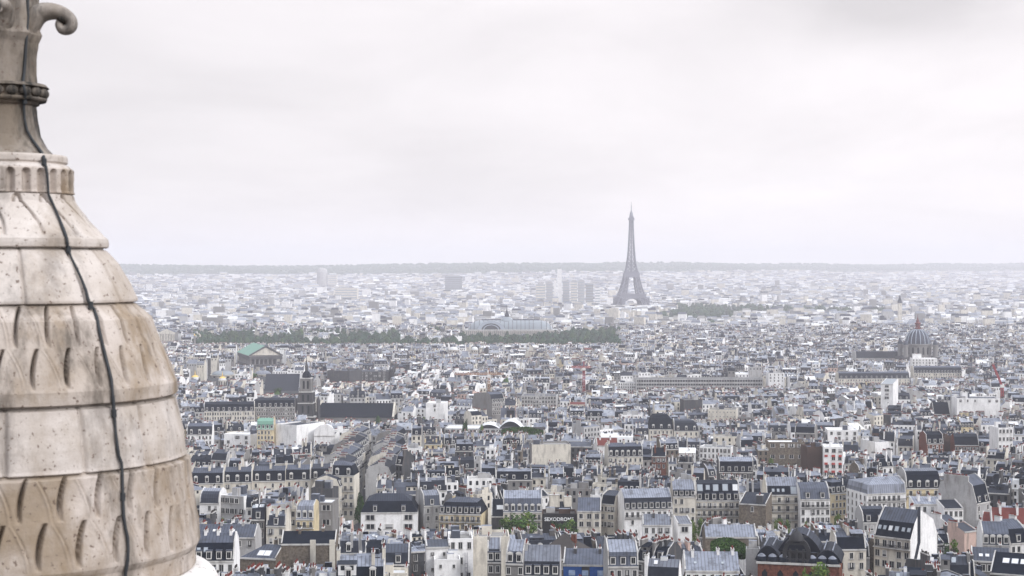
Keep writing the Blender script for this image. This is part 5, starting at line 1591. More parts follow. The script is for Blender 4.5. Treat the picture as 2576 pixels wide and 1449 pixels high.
for (X, Y, w, dep, h, a, px) in ind:
    rg = random.Random(int(X * 13 + Y * 7))
    while a > math.pi / 2:
        a -= math.pi
    while a < -math.pi / 2:
        a += math.pi
    p = random_style(rg, w, dep, h, .05 if h > 9 else .3)
    root = empty('apartment_house', (X, Y, g(Y)), a)
    house(Sink(root=root), w, dep, h, p, rg)
    root['category'] = 'building'; root['group'] = 'zinc and slate roofed houses of the quarter'
    nc = len(p['chim'])
    desc = '%s house, %s %s' % (p['wall'], ROOFW[p['r1']], SHAPE[p['roof']])
    if p.get('dorm'):
        desc += ', %s dormers' % WORD[p['dorm']] if p['dorm'] > 1 else ', one dormer'
    elif nc:
        desc += ', %s chimney%s' % (WORD[nc], 's' if nc > 1 else '')
    ppx, ppy = proj(X, Y, g(Y) + h)
    best = min(ANCHORS, key=lambda q: math.hypot(q[1] - ppx, 1.6 * (q[2] - ppy)))
    ux, uy = ppx - best[1], 1.6 * (ppy - best[2])
    an = math.degrees(math.atan2(-uy, ux)) % 360
    dr = ['right of', 'behind right of', 'behind', 'behind left of', 'left of', 'ahead left of', 'ahead of', 'ahead right of'][int(((an + 22.5) % 360) // 45)]
    cand.append((root, desc, best[0], dr, math.hypot(ux, uy)))
groups = {}
for c in cand:
    groups.setdefault(c[1:4], []).append(c)
for k, L in groups.items():
    L.sort(key=lambda c: c[4])
    for i, c in enumerate(L):
        n = i + 1
        lb = '%s, %s%s the %s' % (c[1], ('nearest ' if i == 0 and len(L) > 1 else ORD[min(n, 12)]), c[3], c[2])
        if len(lb.split()) > 16:
            lb = lb.replace(' roof,', ',').replace('rounded mansard', 'mansard').replace(' ridge,', ',').replace(' house,', ',', 1)
        c[0]['label'] = lb
# everything farther: one mass of roofs
far = MB()
for (X, Y, w, dep, h, a, px) in rest:
    rg = random.Random(int(X * 13 + Y * 7))
    while a > math.pi / 2:
        a -= math.pi
    while a < -math.pi / 2:
        a += math.pi
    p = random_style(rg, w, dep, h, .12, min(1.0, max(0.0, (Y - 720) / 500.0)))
    p['near'] = Y < 1000
    p['rows'] = 2 if Y < 1500 else 1
    if Y > 2200:
        p['dorm'] = 0
    far.T = (X, Y, g(Y), math.cos(a), math.sin(a))
    house(Sink(stuff=far), w, dep, h, p, rg)
# hazy plain: plain blocks, thinning to the foot of the hills
y = 3330.0
WM = ['wall white', 'wall cream', 'wall pale grey', 'wall white', 'wall white', 'wall beige']
RM = ['zinc light', 'roof white', 'zinc light', 'roof white', 'zinc', 'roof gravel', 'zinc light', 'slate grey']
WM = ['wall white', 'wall cream', 'wall white', 'wall white', 'wall cream', 'wall beige', 'wall pale grey']  # whites and pale tones add painted haze to the far blocks
RM = ['zinc light', 'zinc', 'zinc pale', 'zinc pale', 'roof gravel', 'zinc light', 'slate grey', 'roof white']
while y < 15800:
    st = 13 + (y - 3300) * .0052
    half = y * .345 + 60
    x = -half + frng.uniform(0, 20)
    while x < half:
        w = frng.uniform(7, 25) * (1 + (y - 3300) / 7000)
        px = CX + F * x / y
        if yeff(x, y) < 10350 and frng.random() < (.97 if y < 8500 else .8) and not in_belt(x, y) and not (y < 6500 and clash((x, y, w / 2, 5, 1, 0))):
            h = max(9, frng.gauss(17, 3.6)) + (frng.uniform(6, 22) if frng.random() < .025 else 0)
            if 1500 < px < 1690 and 4150 < y < 4560:
                h = frng.uniform(30, 36)
            dep = frng.uniform(8, 13)
            a = frng.gauss(.25 * math.sin(x / 420 + y / 900), .15)
            yy = y + frng.uniform(-6, 6)
            far.T = (x, yy, gxy(x, yy), math.cos(a), math.sin(a))
            wm, rm = frng.choice(WM), frng.choice(RM)
            if frng.random() < .4:
                far.box(-w / 2, w / 2, -dep / 2, dep / 2, -5, h, wm, top=rm)
            else:
                far.box(-w / 2, w / 2, -dep / 2, dep / 2, -5, h - 4, wm)
                far.raw([(-w / 2, -dep / 2, h - 4), (w / 2, -dep / 2, h - 4), (w / 2, dep / 2, h - 4), (-w / 2, dep / 2, h - 4), (-w / 2 + 1, 0, h + 1), (w / 2 - 1, 0, h + 1)], [(0, 1, 5, 4), (2, 3, 4, 5), (1, 2, 5), (3, 0, 4)], rm)
        x += w + frng.choice((0, 0, 0, frng.uniform(3, 10)))
    y += st
far.T = None
o = far.build('distant_buildings')
setting(o, 'sea of small grey roofs and pale walls running to the hills', 'stuff')

# ------------------------------------------------------------------ trees
def leaf_cloud(b, rg, r, hgt, n, leaf, mats, z0=0.0, clumps=16, cx=0, cy=0):
    cs = []
    for _ in range(clumps):
        while True:
            u = Vector((rg.uniform(-1, 1), rg.uniform(-1, 1), rg.uniform(-1, 1)))
            if u.length < 1:
                break
        cs.append((Vector((cx + u.x * r * .78, cy + u.y * r * .78, z0 + hgt / 2 + u.z * hgt * .40)), rg.uniform(.28, .48) * r, rg.choice(mats)))
    per = n // clumps
    for c, cr, m in cs:
        vs, fs = [], []
        for _ in range(per):
            d_ = Vector((rg.gauss(0, 1), rg.gauss(0, 1), rg.gauss(0, 1))).normalized()
            p = c + d_ * cr * (rg.random() ** .4) * Vector((1, 1, .85)).length / 1.65
            nrm = (d_ + Vector((rg.gauss(0, .6), rg.gauss(0, .6), rg.gauss(.3, .6)))).normalized()
            u = nrm.orthogonal().normalized(); v = nrm.cross(u)
            s_ = leaf * rg.uniform(.6, 1.3)
            k = len(vs)
            vs += [tuple(p + u * s_), tuple(p + v * s_ * .6), tuple(p - u * s_), tuple(p - v * s_ * .6)]
            fs.append((k, k + 1, k + 2, k + 3))
        b.raw(vs, fs, m)
trng = random.Random(3)
def crown_mesh(mats, n=1500, leaf=.42):
    b = MB(); leaf_cloud(b, trng, 4.2, 8.5, n, leaf, mats, 3.6, 20)
    return mesh_of(b, 'crown')
def trunk_mesh():
    b = MB()
    b.tube([(0, 0, -1), (.1, 0, 2), (.05, .1, 4.5), (.2, 0, 8)], [.34, .28, .22, .08], 'bark', 7)
    for k in range(5):
        a = k * 1.3
        b.tube([(.1, 0, 3.2 + k * .5), (1.2 * math.cos(a), 1.2 * math.sin(a), 5 + k * .6), (2.6 * math.cos(a), 2.6 * math.sin(a), 7 + k * .5)], [.16, .11, .04], 'bark', 5)
    return mesh_of(b, 'trunk')
CROWNS = {'green': crown_mesh(['leaf', 'leaf', 'leaf light']), 'light': crown_mesh(['leaf light', 'leaf light', 'leaf']), 'dark': crown_mesh(['leaf dark', 'leaf', 'leaf dark'])}
TRUNK = trunk_mesh()
def tree(px, ytop, d, kind, label, hgt=None, width=None, name='broadleaf_tree', ybase=None):
    X = wx(px, d); z0 = g(d) if ybase is None else zpx(ybase, d)
    zt = zpx(ytop, d)
    s = (zt - z0) / 12.4
    ws_ = (width / F * d) / 8.4 if width else s
    root = empty(name, (X, d, z0), trng.uniform(0, 6)); tag(root, label, 'tree')
    inst(TRUNK, 'trunk', root, (0, 0, 0), 0, (ws_, ws_, s))
    inst(CROWNS[kind], 'crown', root, (0, 0, 0), 0, (ws_, ws_, s))
for t in ((1280, 1299, 628, 'green', 'boulevard tree in front of the low black studio', 58), (1314, 1283, 630, 'green', 'largest boulevard tree before the arched dormer house', 84), (1268, 1318, 612, 'dark', 'low dark tree at the foot of the largest boulevard tree', 56),
          (1402, 1308, 628, 'dark', 'tree hiding the middle of the white lettering', 46), (1433, 1302, 630, 'green', 'tree hiding the end of the white lettering', 52),
          (1742, 1302, 625, 'light', 'bright tree before the narrow cream facade', 26), (1768, 1300, 630, 'green', 'tree below the five roof light house', 30), (1794, 1296, 634, 'green', 'second tree below the five roof light house', 26),
          (1962, 1298, 634, 'light', 'bright tree before the cream balcony facade', 30), (1982, 1304, 634, 'green', 'tree right of the bright one before the cream balcony facade', 22), (2030, 1310, 620, 'green', 'tree before the thin balcony facade', 28),
          (2110, 1286, 640, 'light', 'tree at the foot of the yellow corner house', 26), (2398, 1353, 520, 'green', 'tree right of the huge white gable', 42), (2388, 1372, 515, 'dark', 'lower dark tree against the huge white gable', 30),
          (2070, 1406, 440, 'light', 'bright round tree at the lower edge before the brick church', 84), (2030, 1428, 438, 'green', 'smaller tree left of the bright round one', 40),
          (906, 1236, 716, 'dark', 'dark tree at the mouth of the narrow street', 24), (902, 1262, 690, 'dark', 'dark tree nearest the boulevard end of the narrow street', 26), (958, 1128, 985, 'dark', 'dark tree far along the narrow street', 20), (966, 1112, 1040, 'dark', 'last dark tree far along the narrow street', 20),
          (516, 1296, 600, 'dark', 'dark shrubby tree beside the turret', 36), (562, 1302, 606, 'green', 'tree below the ribbon-windowed block', 34), (540, 1306, 612, 'dark', 'second tree below the ribbon-windowed block', 30),
          (1100, 1231, 740, 'green', 'small tree between roofs left of the dark corner house', 16), (1940, 1146, 860, 'light', 'pale tree by the askew white house', 24), (640, 1046, 1235, 'light', 'light green tree before the long cream blocks', 34),
          (1068, 1048, 1240, 'green', 'green tree right of the long nave roof', 34), (1170, 1052, 1140, 'dark', 'conical dark tree on the terrace of the white arched roof', 18), (1212, 1062, 1100, 'light', 'yellowish tree before the white arched roof', 16),
          (810, 1266, 628, 'light', 'yellow green planting by the beige wide-windowed block', 40)):
    px, yt, d, kd, lab, wd = t
    if px == 810:
        tree(px, 1282, 678, kd, lab, width=wd, ybase=1306)
    else:
        tree(px, yt, d, kd, lab, width=wd)
# ivy bush on the rubble wall, hedge wall under the arched roof
def ivy(name, label, cat, x0, x1, y0, y1, d, mats, n, leaf, thick):
    b = MB(); rg = random.Random(int(x0))
    X0, X1 = wx(x0, d), wx(x1, d); z0, z1 = zpx(y1, d), zpx(y0, d)
    for m in mats:
        vs, fs = [], []
        for _ in range(n // len(mats)):
            t = rg.random()
            q = rg.random()
            p = Vector((X0 + (X1 - X0) * t, d - rg.random() * thick * (1 - abs(2 * q - 1)) - .2, z0 + (z1 - z0) * q * (.62 + .38 * math.sin(math.pi * min(1, max(0, t * .8 + .15))))))
            nrm = Vector((rg.gauss(0, .6), -1, rg.gauss(.4, .6))).normalized()
            u = nrm.orthogonal().normalized(); v = nrm.cross(u); s_ = leaf * rg.uniform(.6, 1.3); k = len(vs)
            vs += [tuple(p + u * s_), tuple(p + v * s_ * .7), tuple(p - u * s_), tuple(p - v * s_ * .7)]; fs.append((k, k + 1, k + 2, k + 3))
        b.raw(vs, fs, m)
    tag(b.build(name), label, cat)
ivy('ivy_bush', 'big dark ivy bush hanging down the rubble wall', 'ivy', 1788, 1876, 1352, 1406, 500, ['leaf dark', 'leaf dark', 'leaf'], 2600, .36, 2.2)
ivy('hedge_wall', 'dark green planted wall beside the white arched roof', 'hedge', 1262, 1372, 1074, 1110, 1020, ['leaf dark', 'leaf dark', 'leaf'], 3000, .7, 1.4)
b = MB(); b.box(wx(1262, 1020), wx(1372, 1020), 1020, 1023, g(1020), zpx(1075, 1020), 'wall taupe'); tag(b.build('retaining_wall'), 'tall dark wall that carries the green planting', 'wall')
# far woods
def wood(name, label, spots, mats, r=(6, 11), leaf=2.2, n=36):
    b = MB(); rg = random.Random(len(spots))
    for x, y in spots:
        rr_ = rg.uniform(*r) * (1.25 if rg.random() < .15 else .9); z = gxy(x, y)
        hh = rg.choice((rg.uniform(9, 15), rg.uniform(14, 20), rg.uniform(18, 26)))
        m = rg.choice(mats)
        b.lathe([(rr_ * .35, z), (rr_ * .72, z + hh * .35), (rr_ * .66, z + hh * .65), (rr_ * .3, z + hh * .88), (.3, z + hh * .94)], m, 7, x, y)
        leaf_cloud(b, rg, rr_ * .95, hh * .85, n, leaf, mats, z + hh * .2, 6, x, y)
    setting(b.build(name), label, 'stuff')
wr = random.Random(8)
spots = []
for i in range(1700):
    px = wr.uniform(490, 1570); y = wr.uniform(2660, 3320)
    if y > 3160 and 1165 < px < 1410:
        continue
    if not in_belt(wx(px, y), y):
        continue
    if 1150 < px < 1420 and y > 3040:
        continue
    if math.sin(px / 13.0 + y / 70.0) + math.sin(px / 31.0 - y / 45.0) < -1.25:
        continue
    spots.append((wx(px, y), y))
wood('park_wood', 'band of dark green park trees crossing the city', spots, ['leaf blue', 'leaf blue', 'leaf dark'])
spots = [(wx(wr.gauss(620, 34), y), y) for y in [wr.uniform(3450, 3620) for _ in range(40)]] + [(wx(wr.gauss(1400, 22), 2700), wr.uniform(2660, 2760)) for _ in range(26)] + [(wx(wr.gauss(1540, 14), 2700), wr.uniform(2660, 2730)) for _ in range(12)]
wood('tree_grove', 'rounder clumps of trees standing above the green band', spots, ['leaf blue', 'leaf blue', 'leaf dark'], r=(9, 15))
spots = []
for i in range(420):
    px = wr.uniform(1700, 2250); y = wr.uniform(4600, 5650 - max(0, (px - 1700)) * 1.6)
    spots.append((wx(px, y), y))
for i in range(90):
    spots.append((wx(wr.uniform(1655, 1850), 4300), wr.uniform(4000, 4650)))
for i in range(30):
    spots.append((wx(wr.gauss(1793, 9), 3600), wr.uniform(3450, 3900)))
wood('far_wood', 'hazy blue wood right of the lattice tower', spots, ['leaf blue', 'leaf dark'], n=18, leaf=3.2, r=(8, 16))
spots = [(wx(wr.uniform(460, 2500), y), y) for y in [wr.uniform(1150, 4300) for _ in range(300)]]
spots = [q for q in spots if not clash((q[0], q[1], 3, 3, 1, 0))]
wood('street_greenery', 'scattered bits of greenery showing between roofs', spots, ['leaf blue', 'leaf dark', 'leaf'], r=(3.5, 6))
b = MB(); rg = random.Random(4)
for i in range(15000):
    px = rg.uniform(300, 2620); y = rg.uniform(9700, 19500)
    x = wx(px, y)
    if not 9700 < yeff(x, y) < 12700:
        continue
    z = gxy(x, y); r_ = rg.uniform(12, 30)
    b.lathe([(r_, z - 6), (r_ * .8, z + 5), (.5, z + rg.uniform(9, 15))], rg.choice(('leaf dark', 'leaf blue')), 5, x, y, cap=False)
setting(b.build('hill_forest'), 'dim blue forest on the far hills', 'stuff')

# ------------------------------------------------------------------ cars and a road sign in the street
def car(x, y, rz, m, label):
    root = empty('parked_car', (x, y, g(y) + .42), rz); tag(root, label, 'car', 'cars in the narrow street')
    b = MB(); b.raw([(-.85, -2.1, .35), (.85, -2.1, .35), (.85, 2.1, .35), (-.85, 2.1, .35), (-.85, -2.1, .8), (.85, -2.1, .8), (.85, 2.1, .85), (-.85, 2.1, .85)], [(0, 1, 5, 4), (1, 2, 6, 5), (2, 3, 7, 6), (3, 0, 4, 7), (4, 5, 6, 7), (3, 2, 1, 0)], m)
    b.raw([(-.66, -1.0, 1.42), (.66, -1.0, 1.42), (.66, 1.0, 1.42), (-.66, 1.0, 1.42), (-.7, -1.0, 1.38), (.7, -1.0, 1.38), (.7, 1.0, 1.38), (-.7, 1.0, 1.38)], [(0, 1, 2, 3), (4, 5, 1, 0), (5, 6, 2, 1), (6, 7, 3, 2), (7, 4, 0, 3)], m)
    b.build('body', root)
    b = MB(); b.raw([(-.8, -1.5, .82), (.8, -1.5, .82), (.8, 1.6, .85), (-.8, 1.6, .85), (-.68, -1.0, 1.38), (.68, -1.0, 1.38), (.68, 1.0, 1.38), (-.68, 1.0, 1.38)], [(0, 1, 5, 4), (1, 2, 6, 5), (2, 3, 7, 6), (3, 0, 4, 7)], 'glass dark'); b.build('windows', root)
    for sx in (-1, 1):
        for wy in (-1.3, 1.35):
            b = MB(); n = 10
            c = [(sx * .86, wy + .32 * math.cos(2 * math.pi * i / n), .32 + .32 * math.sin(2 * math.pi * i / n)) for i in range(n)]
            e = [(sx * .66, p_[1], p_[2]) for p_ in c]
            b.poly(c, 'rubber'); b.poly(e[::-1], 'rubber')
            for i in range(n):
                b.poly([c[i], c[(i + 1) % n], e[(i + 1) % n], e[i]], 'rubber')
            b.build('wheel', root)
for (yy, off, m, lab) in ((668, 2.2, 'car white', 'white car nearest the boulevard end of the narrow street'), (676, 2.3, 'car grey', 'grey car behind the nearest white one in the street'), (690, -2.2, 'car dark', 'dark car on the turret side of the narrow street'),
                          (762, 2.4, 'car white', 'white car midway along the narrow street'), (770, 2.4, 'car dark', 'dark car behind the midway white car'), (800, 2.4, 'car white', 'farthest white car along the narrow street')):
    sx = float(np.interp(yy, [a[1] for a in STREET], [a[0] for a in STREET]))
    car(sx + off * .85, yy, R(4), m, lab)

# ------------------------------------------------------------------ foreground stone turret
TX, TD = wx(10, 14.0), 14.0
DIST, ALPHA = math.hypot(TX, TD), math.atan2(TX, TD)
def sil(px, py):
    """radius and height of the turret where its right outline passes picture point (px, py)"""
    ae = math.atan((px - CX) / F)
    Rr = DIST * math.sin(ae - ALPHA)
    dep = math.sqrt(DIST * DIST - Rr * Rr) * math.cos(ae)
    return Rr, at(px, py, dep).z
def stone(name, col, warm, brown, dark, streak, low=0.0, ochre=False, brn=.8):
    m, t, b = new_mat(name)
    N, L = t.nodes, t.links
    b.inputs['Roughness'].default_value = 0.85; b.inputs['Specular IOR Level'].default_value = 0.25
    tcn = N.new('ShaderNodeTexCoord')
    def noise(sc, det, ro=.6, zs=1.0):
        mp = N.new('ShaderNodeMapping'); mp.inputs['Scale'].default_value = (1, 1, zs)
        L.new(tcn.outputs['Object'], mp.inputs[0])
        n = N.new('ShaderNodeTexNoise'); n.inputs['Scale'].default_value = sc; n.inputs['Detail'].default_value = det; n.inputs['Roughness'].default_value = ro
        L.new(mp.outputs[0], n.inputs['Vector']); return n.outputs[0]
    def ramp(v, a, c, lo=0.0, hi=1.0):
        r = N.new('ShaderNodeMapRange'); r.inputs[1].default_value = a; r.inputs[2].default_value = c; r.inputs[3].default_value = lo; r.inputs[4].default_value = hi
        L.new(v, r.inputs[0]); return r.outputs[0]
    def mix(f, A, B):
        x = N.new('ShaderNodeMix'); x.data_type = 'RGBA'; L.new(f, x.inputs['Factor'])
        for v, i in ((A, 6), (B, 7)):
            if isinstance(v, tuple):
                x.inputs[i].default_value = (*v, 1)
            else:
                L.new(v, x.inputs[i])
        return x.outputs[2]
    c = mix(ramp(noise(1.1, 5), .38, .64), col, warm)
    c = mix(ramp(noise(1.9, 6, .65, .6), .45, .64, 0, brn), c, brown)
    c = mix(ramp(noise(2.6, 6, .7, .25), .50 - low, .66 - low, 0, streak), c, dark)
    if ochre:
        sx = N.new('ShaderNodeSeparateXYZ'); L.new(tcn.outputs['Object'], sx.inputs[0])
        zm = ramp(sx.outputs[2], 44.90, 44.75)
        mk = N.new('ShaderNodeMath'); mk.operation = 'MULTIPLY'
        L.new(ramp(sx.outputs[0], 1.02, .86), mk.inputs[0]); L.new(zm, mk.inputs[1])
        mk2 = N.new('ShaderNodeMath'); mk2.operation = 'MULTIPLY'
        L.new(mk.outputs[0], mk2.inputs[0]); L.new(ramp(noise(2.2, 5), 0.36, .60, .15, .75), mk2.inputs[1])
        c = mix(mk2.outputs[0], c, (.27, .205, .14))
    c = mix(ramp(noise(26, 3, .5), .635, .69, 0, .85), c, (.13, .09, .07))
    c = mix(ramp(noise(70, 2, .5), .60, .75, 0, .35), c, (.2, .16, .13))
    L.new(c, b.inputs['Base Color'])
    bp = N.new('ShaderNodeBump'); bp.inputs['Strength'].default_value = .5; bp.inputs['Distance'].default_value = .02
    L.new(noise(18, 6, .7), bp.inputs['Height']); L.new(bp.outputs[0], b.inputs['Normal'])
    MATS[name] = m
stone('stone pale', (.56, .505, .465), (.47, .41, .365), (.34, .28, .225), (.14, .12, .105), .55)
stone('stone scale', (.52, .455, .41), (.39, .33, .28), (.235, .17, .105), (.09, .075, .06), .8, 0.0, True)
stone('stone white', (.74, .71, .69), (.68, .65, .62), (.60, .56, .52), (.5, .46, .42), .3)
stone('stone grey', (.36, .32, .285), (.25, .215, .185), (.17, .135, .10), (.03, .028, .026), 1.0, .06)
mat('cable lead', (.035, .038, .042), .6, .3, 6.0)

turret = empty('stone_turret', (TX, TD, 97))
tag(turret, 'weathered carved stone turret with scale bands and curled finial', 'turret')
OZ = 97.0
def lathe_part(name, pts, m, disp=None, n=240, rows=40, parent=None, close=True, abspts=None):
    """band of the turret through outline points; disp(theta, t) pushes the surface along its normal"""
    P = abspts if abspts is not None else [sil(*p) for p in pts]
    P = np.array(P)
    seg = np.r_[0, np.cumsum(np.hypot(np.diff(P[:, 0]), np.diff(P[:, 1])))]
    tt = np.unique(np.r_[np.linspace(0, seg[-1], rows), seg])
    rr_ = np.interp(tt, seg, P[:, 0]); zz = np.interp(tt, seg, P[:, 1])
    T = tt / seg[-1]
    th = np.linspace(0, 2 * np.pi, n, endpoint=False) - np.pi
    TH, TT = np.meshgrid(th, T)
    D = disp(TH, TT) if disp is not None else np.zeros_like(TH)
    RR = rr_[:, None] + D
    V = np.stack([RR * np.sin(TH), -RR * np.cos(TH), np.repeat((zz - OZ)[:, None], n, 1)], -1).reshape(-1, 3)
    k = len(T)
    i, j = np.meshgrid(np.arange(k - 1), np.arange(n), indexing='ij')
    q = np.stack([i * n + j, (i + 1) * n + j, (i + 1) * n + (j + 1) % n, i * n + (j + 1) % n], -1).reshape(-1, 4)
    me = bpy.data.meshes.new(name)
    me.from_pydata(V.tolist(), [], q.tolist())
    me.materials.append(MATS[m])
    me.polygons.foreach_set('use_smooth', [True] * len(q)); me.update()
    o = bpy.data.objects.new(name, me); COL.objects.link(o); o.parent = parent or turret
    return o
def smooth_noise(TH, T, s, seed):
    r = np.random.RandomState(seed); out = np.zeros_like(TH)
    for _ in range(8):
        a, b_, c = r.uniform(3, 26), r.uniform(4, 30), r.uniform(0, 6.28)
        out += np.sin(np.round(a) * TH + b_ * T + c) / 8
    return out * s
def scale_rows(TH, T, n, ph, t0, t1):
    s = (T - t0) / (t1 - t0)
    u = ((TH - ph) / (2 * np.pi) * n + .5) % 1 - .5
    ins = (s > 0) & (s < 1)
    sc = np.clip(s, 0, 1)
    w = .05 + .42 * np.sin(sc * np.pi / 2) ** .9
    cl_ = -(.10 + .20 * np.sin(sc * np.pi * .60))
    amp = np.sin(np.pi * sc ** .85) ** .75
    e = u - cl_
    L = np.where(e < 0, np.exp(-(e / .075) ** 2), np.exp(-(e / .022) ** 2)) * amp
    rt = np.exp(-((u - w) / .020) ** 2) * np.sin(np.pi * sc) ** .5
    rd = np.exp(-((u - w + .05) / .030) ** 2) * np.sin(np.pi * sc) ** .5
    return np.where(ins, -.14 * L - .014 * rt + .010 * rd, 0)
dg = math.pi / 180
def scale_band(t_lip):
    def f(TH, T):
        ph = 5 * dg
        a = scale_rows(TH, T, 32, (20 + 4.5) * dg, .04, .47)
        b_ = scale_rows(TH, T, 32, (14 + 4.0) * dg, .47, t_lip)
        return a + b_ + smooth_noise(TH, T, .010, 3)
    return f
def joints(angs, d_=.035, w=.013):
    def f(TH, T):
        o = smooth_noise(TH, T, .006, 5)
        for a in angs:
            o = o - d_ * np.exp(-((TH - a * dg) / w) ** 2)
        return o
    return f
def curls(TH, T):
    n = 16
    o = smooth_noise(TH, T, .006, 7)
    s = np.clip((T - .16) / .62, 0, 1)
    ctr = (8 + 9 * s + 3.0 * np.sin(s * np.pi)) * dg
    u = ((TH - ctr) / (2 * np.pi) * n + .5) % 1 - .5
    o -= .045 * np.exp(-(u / .040) ** 2) * ((T > .16) & (T < .78))
    # hook at the top of every curl
    u0 = ((TH - 4.5 * dg) / (2 * np.pi) * n + .5) % 1 - .5
    rad = np.hypot(u0 * .42, (T - .17) * .55)
    o -= .05 * np.exp(-((rad - .055) / .018) ** 2) * (T < .18)
    return o
def flutes(TH, T):
    u = ((TH - 48 * dg) / (2 * np.pi) * 28 + .5) % 1 - .5
    top = np.clip((T - .06) / .12, 0, 1)
    w = .30 * np.sqrt(top)
    return -.06 * np.clip(1 - (u / np.maximum(w, .02)) ** 2, 0, 1) * ((T > .06) & (T < .90)) + smooth_noise(TH, T, .004, 9)
lathe_part('neck', [(102, 258), (101, 266), (93, 270), (95, 282), (98, 310), (105, 345), (120, 374), (137, 391), (140, 394)], 'stone grey', lambda TH, T: smooth_noise(TH, T, .008, 2), 160, 50)
lathe_part('ledge', [(138, 394), (170, 395), (172, 402), (172, 412), (166, 416), (176, 421), (184, 428)], 'stone pale', None, 160, 14)
lathe_part('fluted_band', [(184, 428), (187, 431), (187, 484), (189, 487), (189, 490), (180, 492)], 'stone scale', flutes, 560, 40)
lathe_part('curl_band', [(180, 492), (187, 494), (192, 510), (225, 555), (265, 597), (272, 603), (274, 612), (274, 622), (269, 625)], 'stone pale', curls, 640, 110)
lathe_part('stone_course', [(258, 623), (261, 629), (269, 631), (300, 665), (330, 716), (347, 750), (347, 756), (342, 758)], 'stone pale', joints((-20, 25, 52, 74)), 720, 60)
lathe_part('scale_band', [(330, 757), (342, 763), (349, 770), (360, 780), (380, 797), (396, 838), (409, 868), (421, 895), (438, 938), (446, 955), (446, 984), (438, 988)], 'stone scale', scale_band(.84), 1100, 170)
lathe_part('stone_course', [(425, 986), (430, 994), (441, 997), (451, 1035), (462, 1085), (467, 1128), (470, 1136), (462, 1139)], 'stone pale', joints((-30, 17, 40.5, 64), .040, .013), 720, 70)
lathe_part('scale_band', [(455, 1137), (462, 1142), (476, 1148), (481, 1200), (489, 1250), (496, 1300), (501, 1338), (502, 1352), (498, 1360), (492, 1368)], 'stone scale', scale_band(.90), 1100, 170)
lathe_part('plinth', [(492, 1368), (491, 1378), (491, 1410), (487, 1416), (470, 1420), (474, 1449), (480, 1480)], 'stone scale', joints((-20, 30), .02, .006), 360, 40)
r0, z0 = sil(500, 1440); 
lathe_part('shoulder', None, 'stone white', None, 160, 40, abspts=[sil(q, w_) for q, w_ in ((440, 1418), (490, 1414), (512, 1419), (530, 1428), (542, 1440), (550, 1456), (554, 1480), (552, 1560), (500, 1590))])
lathe_part('drum', None, 'stone pale', joints((-40, 0, 40), .02, .006), 240, 30, abspts=[(r0 * 1.0, z0 - .3), (r0 * 1.0, z0 - 9), (r0 * 1.5, z0 - 9.2), (r0 * 1.6, z0 - 12), (r0 * 1.6, 96.0)])
# finial: stem, bead ring, curled leaves
def stem_d(TH, T):
    return .030 * np.cos(8 * (TH - 8 * dg)) * np.clip(1.25 - T, .2, 1) + smooth_noise(TH, T, .012, 13)
lathe_part('finial_stem', [(60, -60), (84, -30), (92, 0), (94, 40), (97, 80), (103, 92), (99, 102), (94, 112), (91, 150), (92, 190), (94, 212), (97, 218)], 'stone grey', stem_d, 240, 110)
rb, zb_ = sil(112, 236)
lathe_part('bead_ring', None, 'stone grey', None, 120, 24, abspts=[(rb - .06, zb_ + .072), (rb + .02, zb_ + .068), (rb + .045, zb_ + .04), (rb - .012, zb_ + .035), (rb - .012, zb_ - .045), (rb + .03, zb_ - .05), (rb + .02, zb_ - .075), (rb - .05, zb_ - .09)])
bm_ = MB()
bm_.lathe([(.001, -.040)] + [(.045 * math.cos(a), .045 * math.sin(a)) for a in [(-80 + 20 * i) * dg for i in range(9)]] + [(.001, .045)], 'stone grey', 14)
bead = mesh_of(bm_, 'bead')
bead.polygons.foreach_set('use_smooth', [True] * len(bead.polygons))
for k in range(18):
    a = (9 + k * 20) * dg
    inst(bead, 'bead', turret, (rb * math.sin(a) * 1.005, -rb * math.cos(a) * 1.005, zb_ - OZ - .003), a, (1.12, 1.0, 1.0))
path = [(72, 125), (76, 92), (82, 66), (96, 42), (118, 32), (146, 33), (169, 42), (184, 57), (183, 72), (172, 79), (160, 77), (154, 66), (157, 57), (164, 54)]
radp = [12, 18, 24, 25, 23, 20, 17, 15, 14, 13, 12, 11, 10, 7]
for k in range(4):
    a = (96 + 90 * k) * dg
    b = MB()
    # dense smooth path in the leaf's own plane
    PP = [sil(*q) for q in path]
    px3 = []
    rad3 = []
    for i in range(len(PP) - 1):
        for u in (0, .34, .67):
            p0, p1, p2, p3 = PP[max(i - 1, 0)], PP[i], PP[i + 1], PP[min(i + 2, len(PP) - 1)]
            c = [0.5 * ((2 * p1[q]) + (-p0[q] + p2[q]) * u + (2 * p0[q] - 5 * p1[q] + 4 * p2[q] - p3[q]) * u * u + (-p0[q] + 3 * p1[q] - 3 * p2[q] + p3[q]) * u ** 3) for q in (0, 1)]
            px3.append((c[0], 0, c[1] - OZ)); rad3.append((radp[i] * (1 - u) + radp[i + 1] * u) * 14 / F)
    b.tube(px3, rad3, 'stone grey', 14)
    # widen across, with a groove along the middle of the leaf
    nv = len(b.v)
    b.v = [(x, y * 1.75, z) for x, y, z in b.v]
    lf = b.build('curled_leaf', turret, smooth=True)
    lf.rotation_euler = (0, 0, a - math.pi / 2)
    e = MB(); cxz = sil(162, 51)
    e.lathe([(.001, -.05)] + [(.050 * math.cos(q), .050 * math.sin(q)) for q in [(-80 + 20 * i) * dg for i in range(9)]] + [(.001, .05)], 'stone grey', 12)
    ey = e.build('leaf_eye', lf, smooth=True)
    ey.location = (cxz[0], 0, cxz[1] - OZ); ey.scale = (1, 1.9, 1)
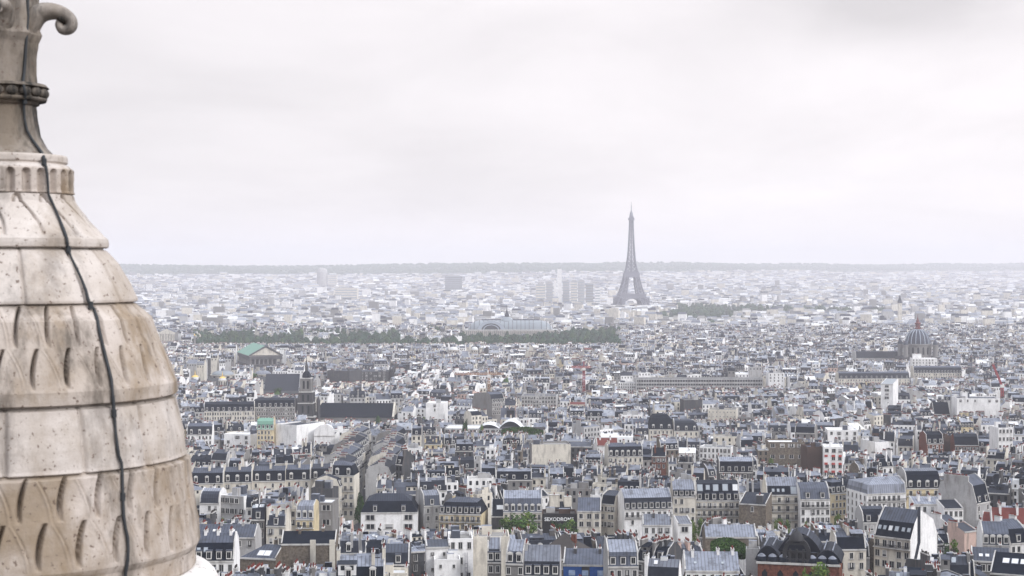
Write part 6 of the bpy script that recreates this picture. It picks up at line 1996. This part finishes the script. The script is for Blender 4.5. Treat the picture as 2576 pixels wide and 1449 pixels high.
# dark conductor cable running down the stone
def radius_at(z, tab):
    return float(np.interp(z, tab[:, 0], tab[:, 1]))
OUT = [(84, -30), (92, 0), (94, 40), (99, 85), (94, 112), (91, 150), (92, 190), (97, 218), (126, 228), (126, 246), (102, 258), (95, 282), (98, 310), (105, 345), (122, 374), (140, 394), (171, 396), (172, 412), (186, 428), (188, 488), (190, 505), (225, 555), (265, 597), (274, 606), (274, 624), (270, 630), (300, 665), (330, 716), (347, 750), (349, 770), (380, 797), (396, 838), (421, 895), (446, 955), (446, 984), (442, 997), (451, 1035), (462, 1085), (469, 1135), (476, 1148), (481, 1200), (489, 1250), (496, 1300), (502, 1345), (491, 1378), (490, 1412), (473, 1425), (480, 1480)]
TAB = np.array(sorted([(sil(*q)[1], sil(*q)[0]) for q in OUT]))
cpts = [(68, -20), (69, 0), (71, 40), (68, 80), (64, 130), (61, 180), (58, 205), (60, 218), (64, 236), (62, 252), (60, 270), (62, 300), (68, 328), (80, 350), (96, 372), (106, 386), (110, 396), (111, 408), (116, 420), (119, 440), (121, 470), (122, 488), (127, 500), (138, 524), (150, 552), (160, 578), (168, 600), (170, 614), (172, 628), (180, 650), (193, 676), (206, 704), (216, 730), (222, 756), (228, 768), (237, 778), (244, 800), (250, 832), (258, 866), (266, 900), (274, 930), (280, 955), (283, 985), (284, 1000), (287, 1040), (291, 1085), (296, 1130), (299, 1148), (306, 1165), (308, 1200), (309, 1250), (311, 1300), (316, 1330), (321, 1352), (323, 1380), (321, 1412), (316, 1440), (315, 1470)]
c3 = []
for (px, py) in cpts:
    lo, hi = TD - 2.2, TD
    for s_ in np.linspace(TD - 2.2, TD, 400):
        P = at(px, py, s_)
        if math.hypot(P.x - TX, P.y - TD) <= radius_at(P.z, TAB) + .022:
            c3.append((P.x - TX, P.y - TD, P.z - OZ)); break
b = MB(); crng = random.Random(2); b.tube(c3, [.012 * crng.uniform(.8, 1.25) for _ in c3], 'cable lead', 8); b.build('cable', turret, smooth=True)
for k in (9, 17, 28, 34, 44, 50):
    if k < len(c3):
        q = c3[k]
        e = MB(); e.tube([(q[0], q[1], q[2] - .03), (q[0], q[1], q[2] + .03)], .021, 'cable lead', 8); e.build('cable_clip', turret)

# ------------------------------------------------------------------ the air itself
hz, ht, hb = new_mat('haze air')
ht.nodes.remove(hb)
pv = ht.nodes.new('ShaderNodeVolumePrincipled')
pv.inputs['Color'].default_value = (0.975, 0.95, 1.0, 1)
pv.inputs['Density'].default_value = HAZE_SIGMA
pv.inputs['Anisotropy'].default_value = 0.0
ht.links.new(pv.outputs[0], [n for n in ht.nodes if n.type == 'OUTPUT_MATERIAL'][0].inputs['Volume'])
MATS['haze air'] = hz
b = MB()
b.box(-9100, 9100, -320, 20050, -6.5, 332, 'haze air', bottom=True)
o = b.build('haze')
setting(o, 'pale grey summer haze lying over the whole city', 'stuff')
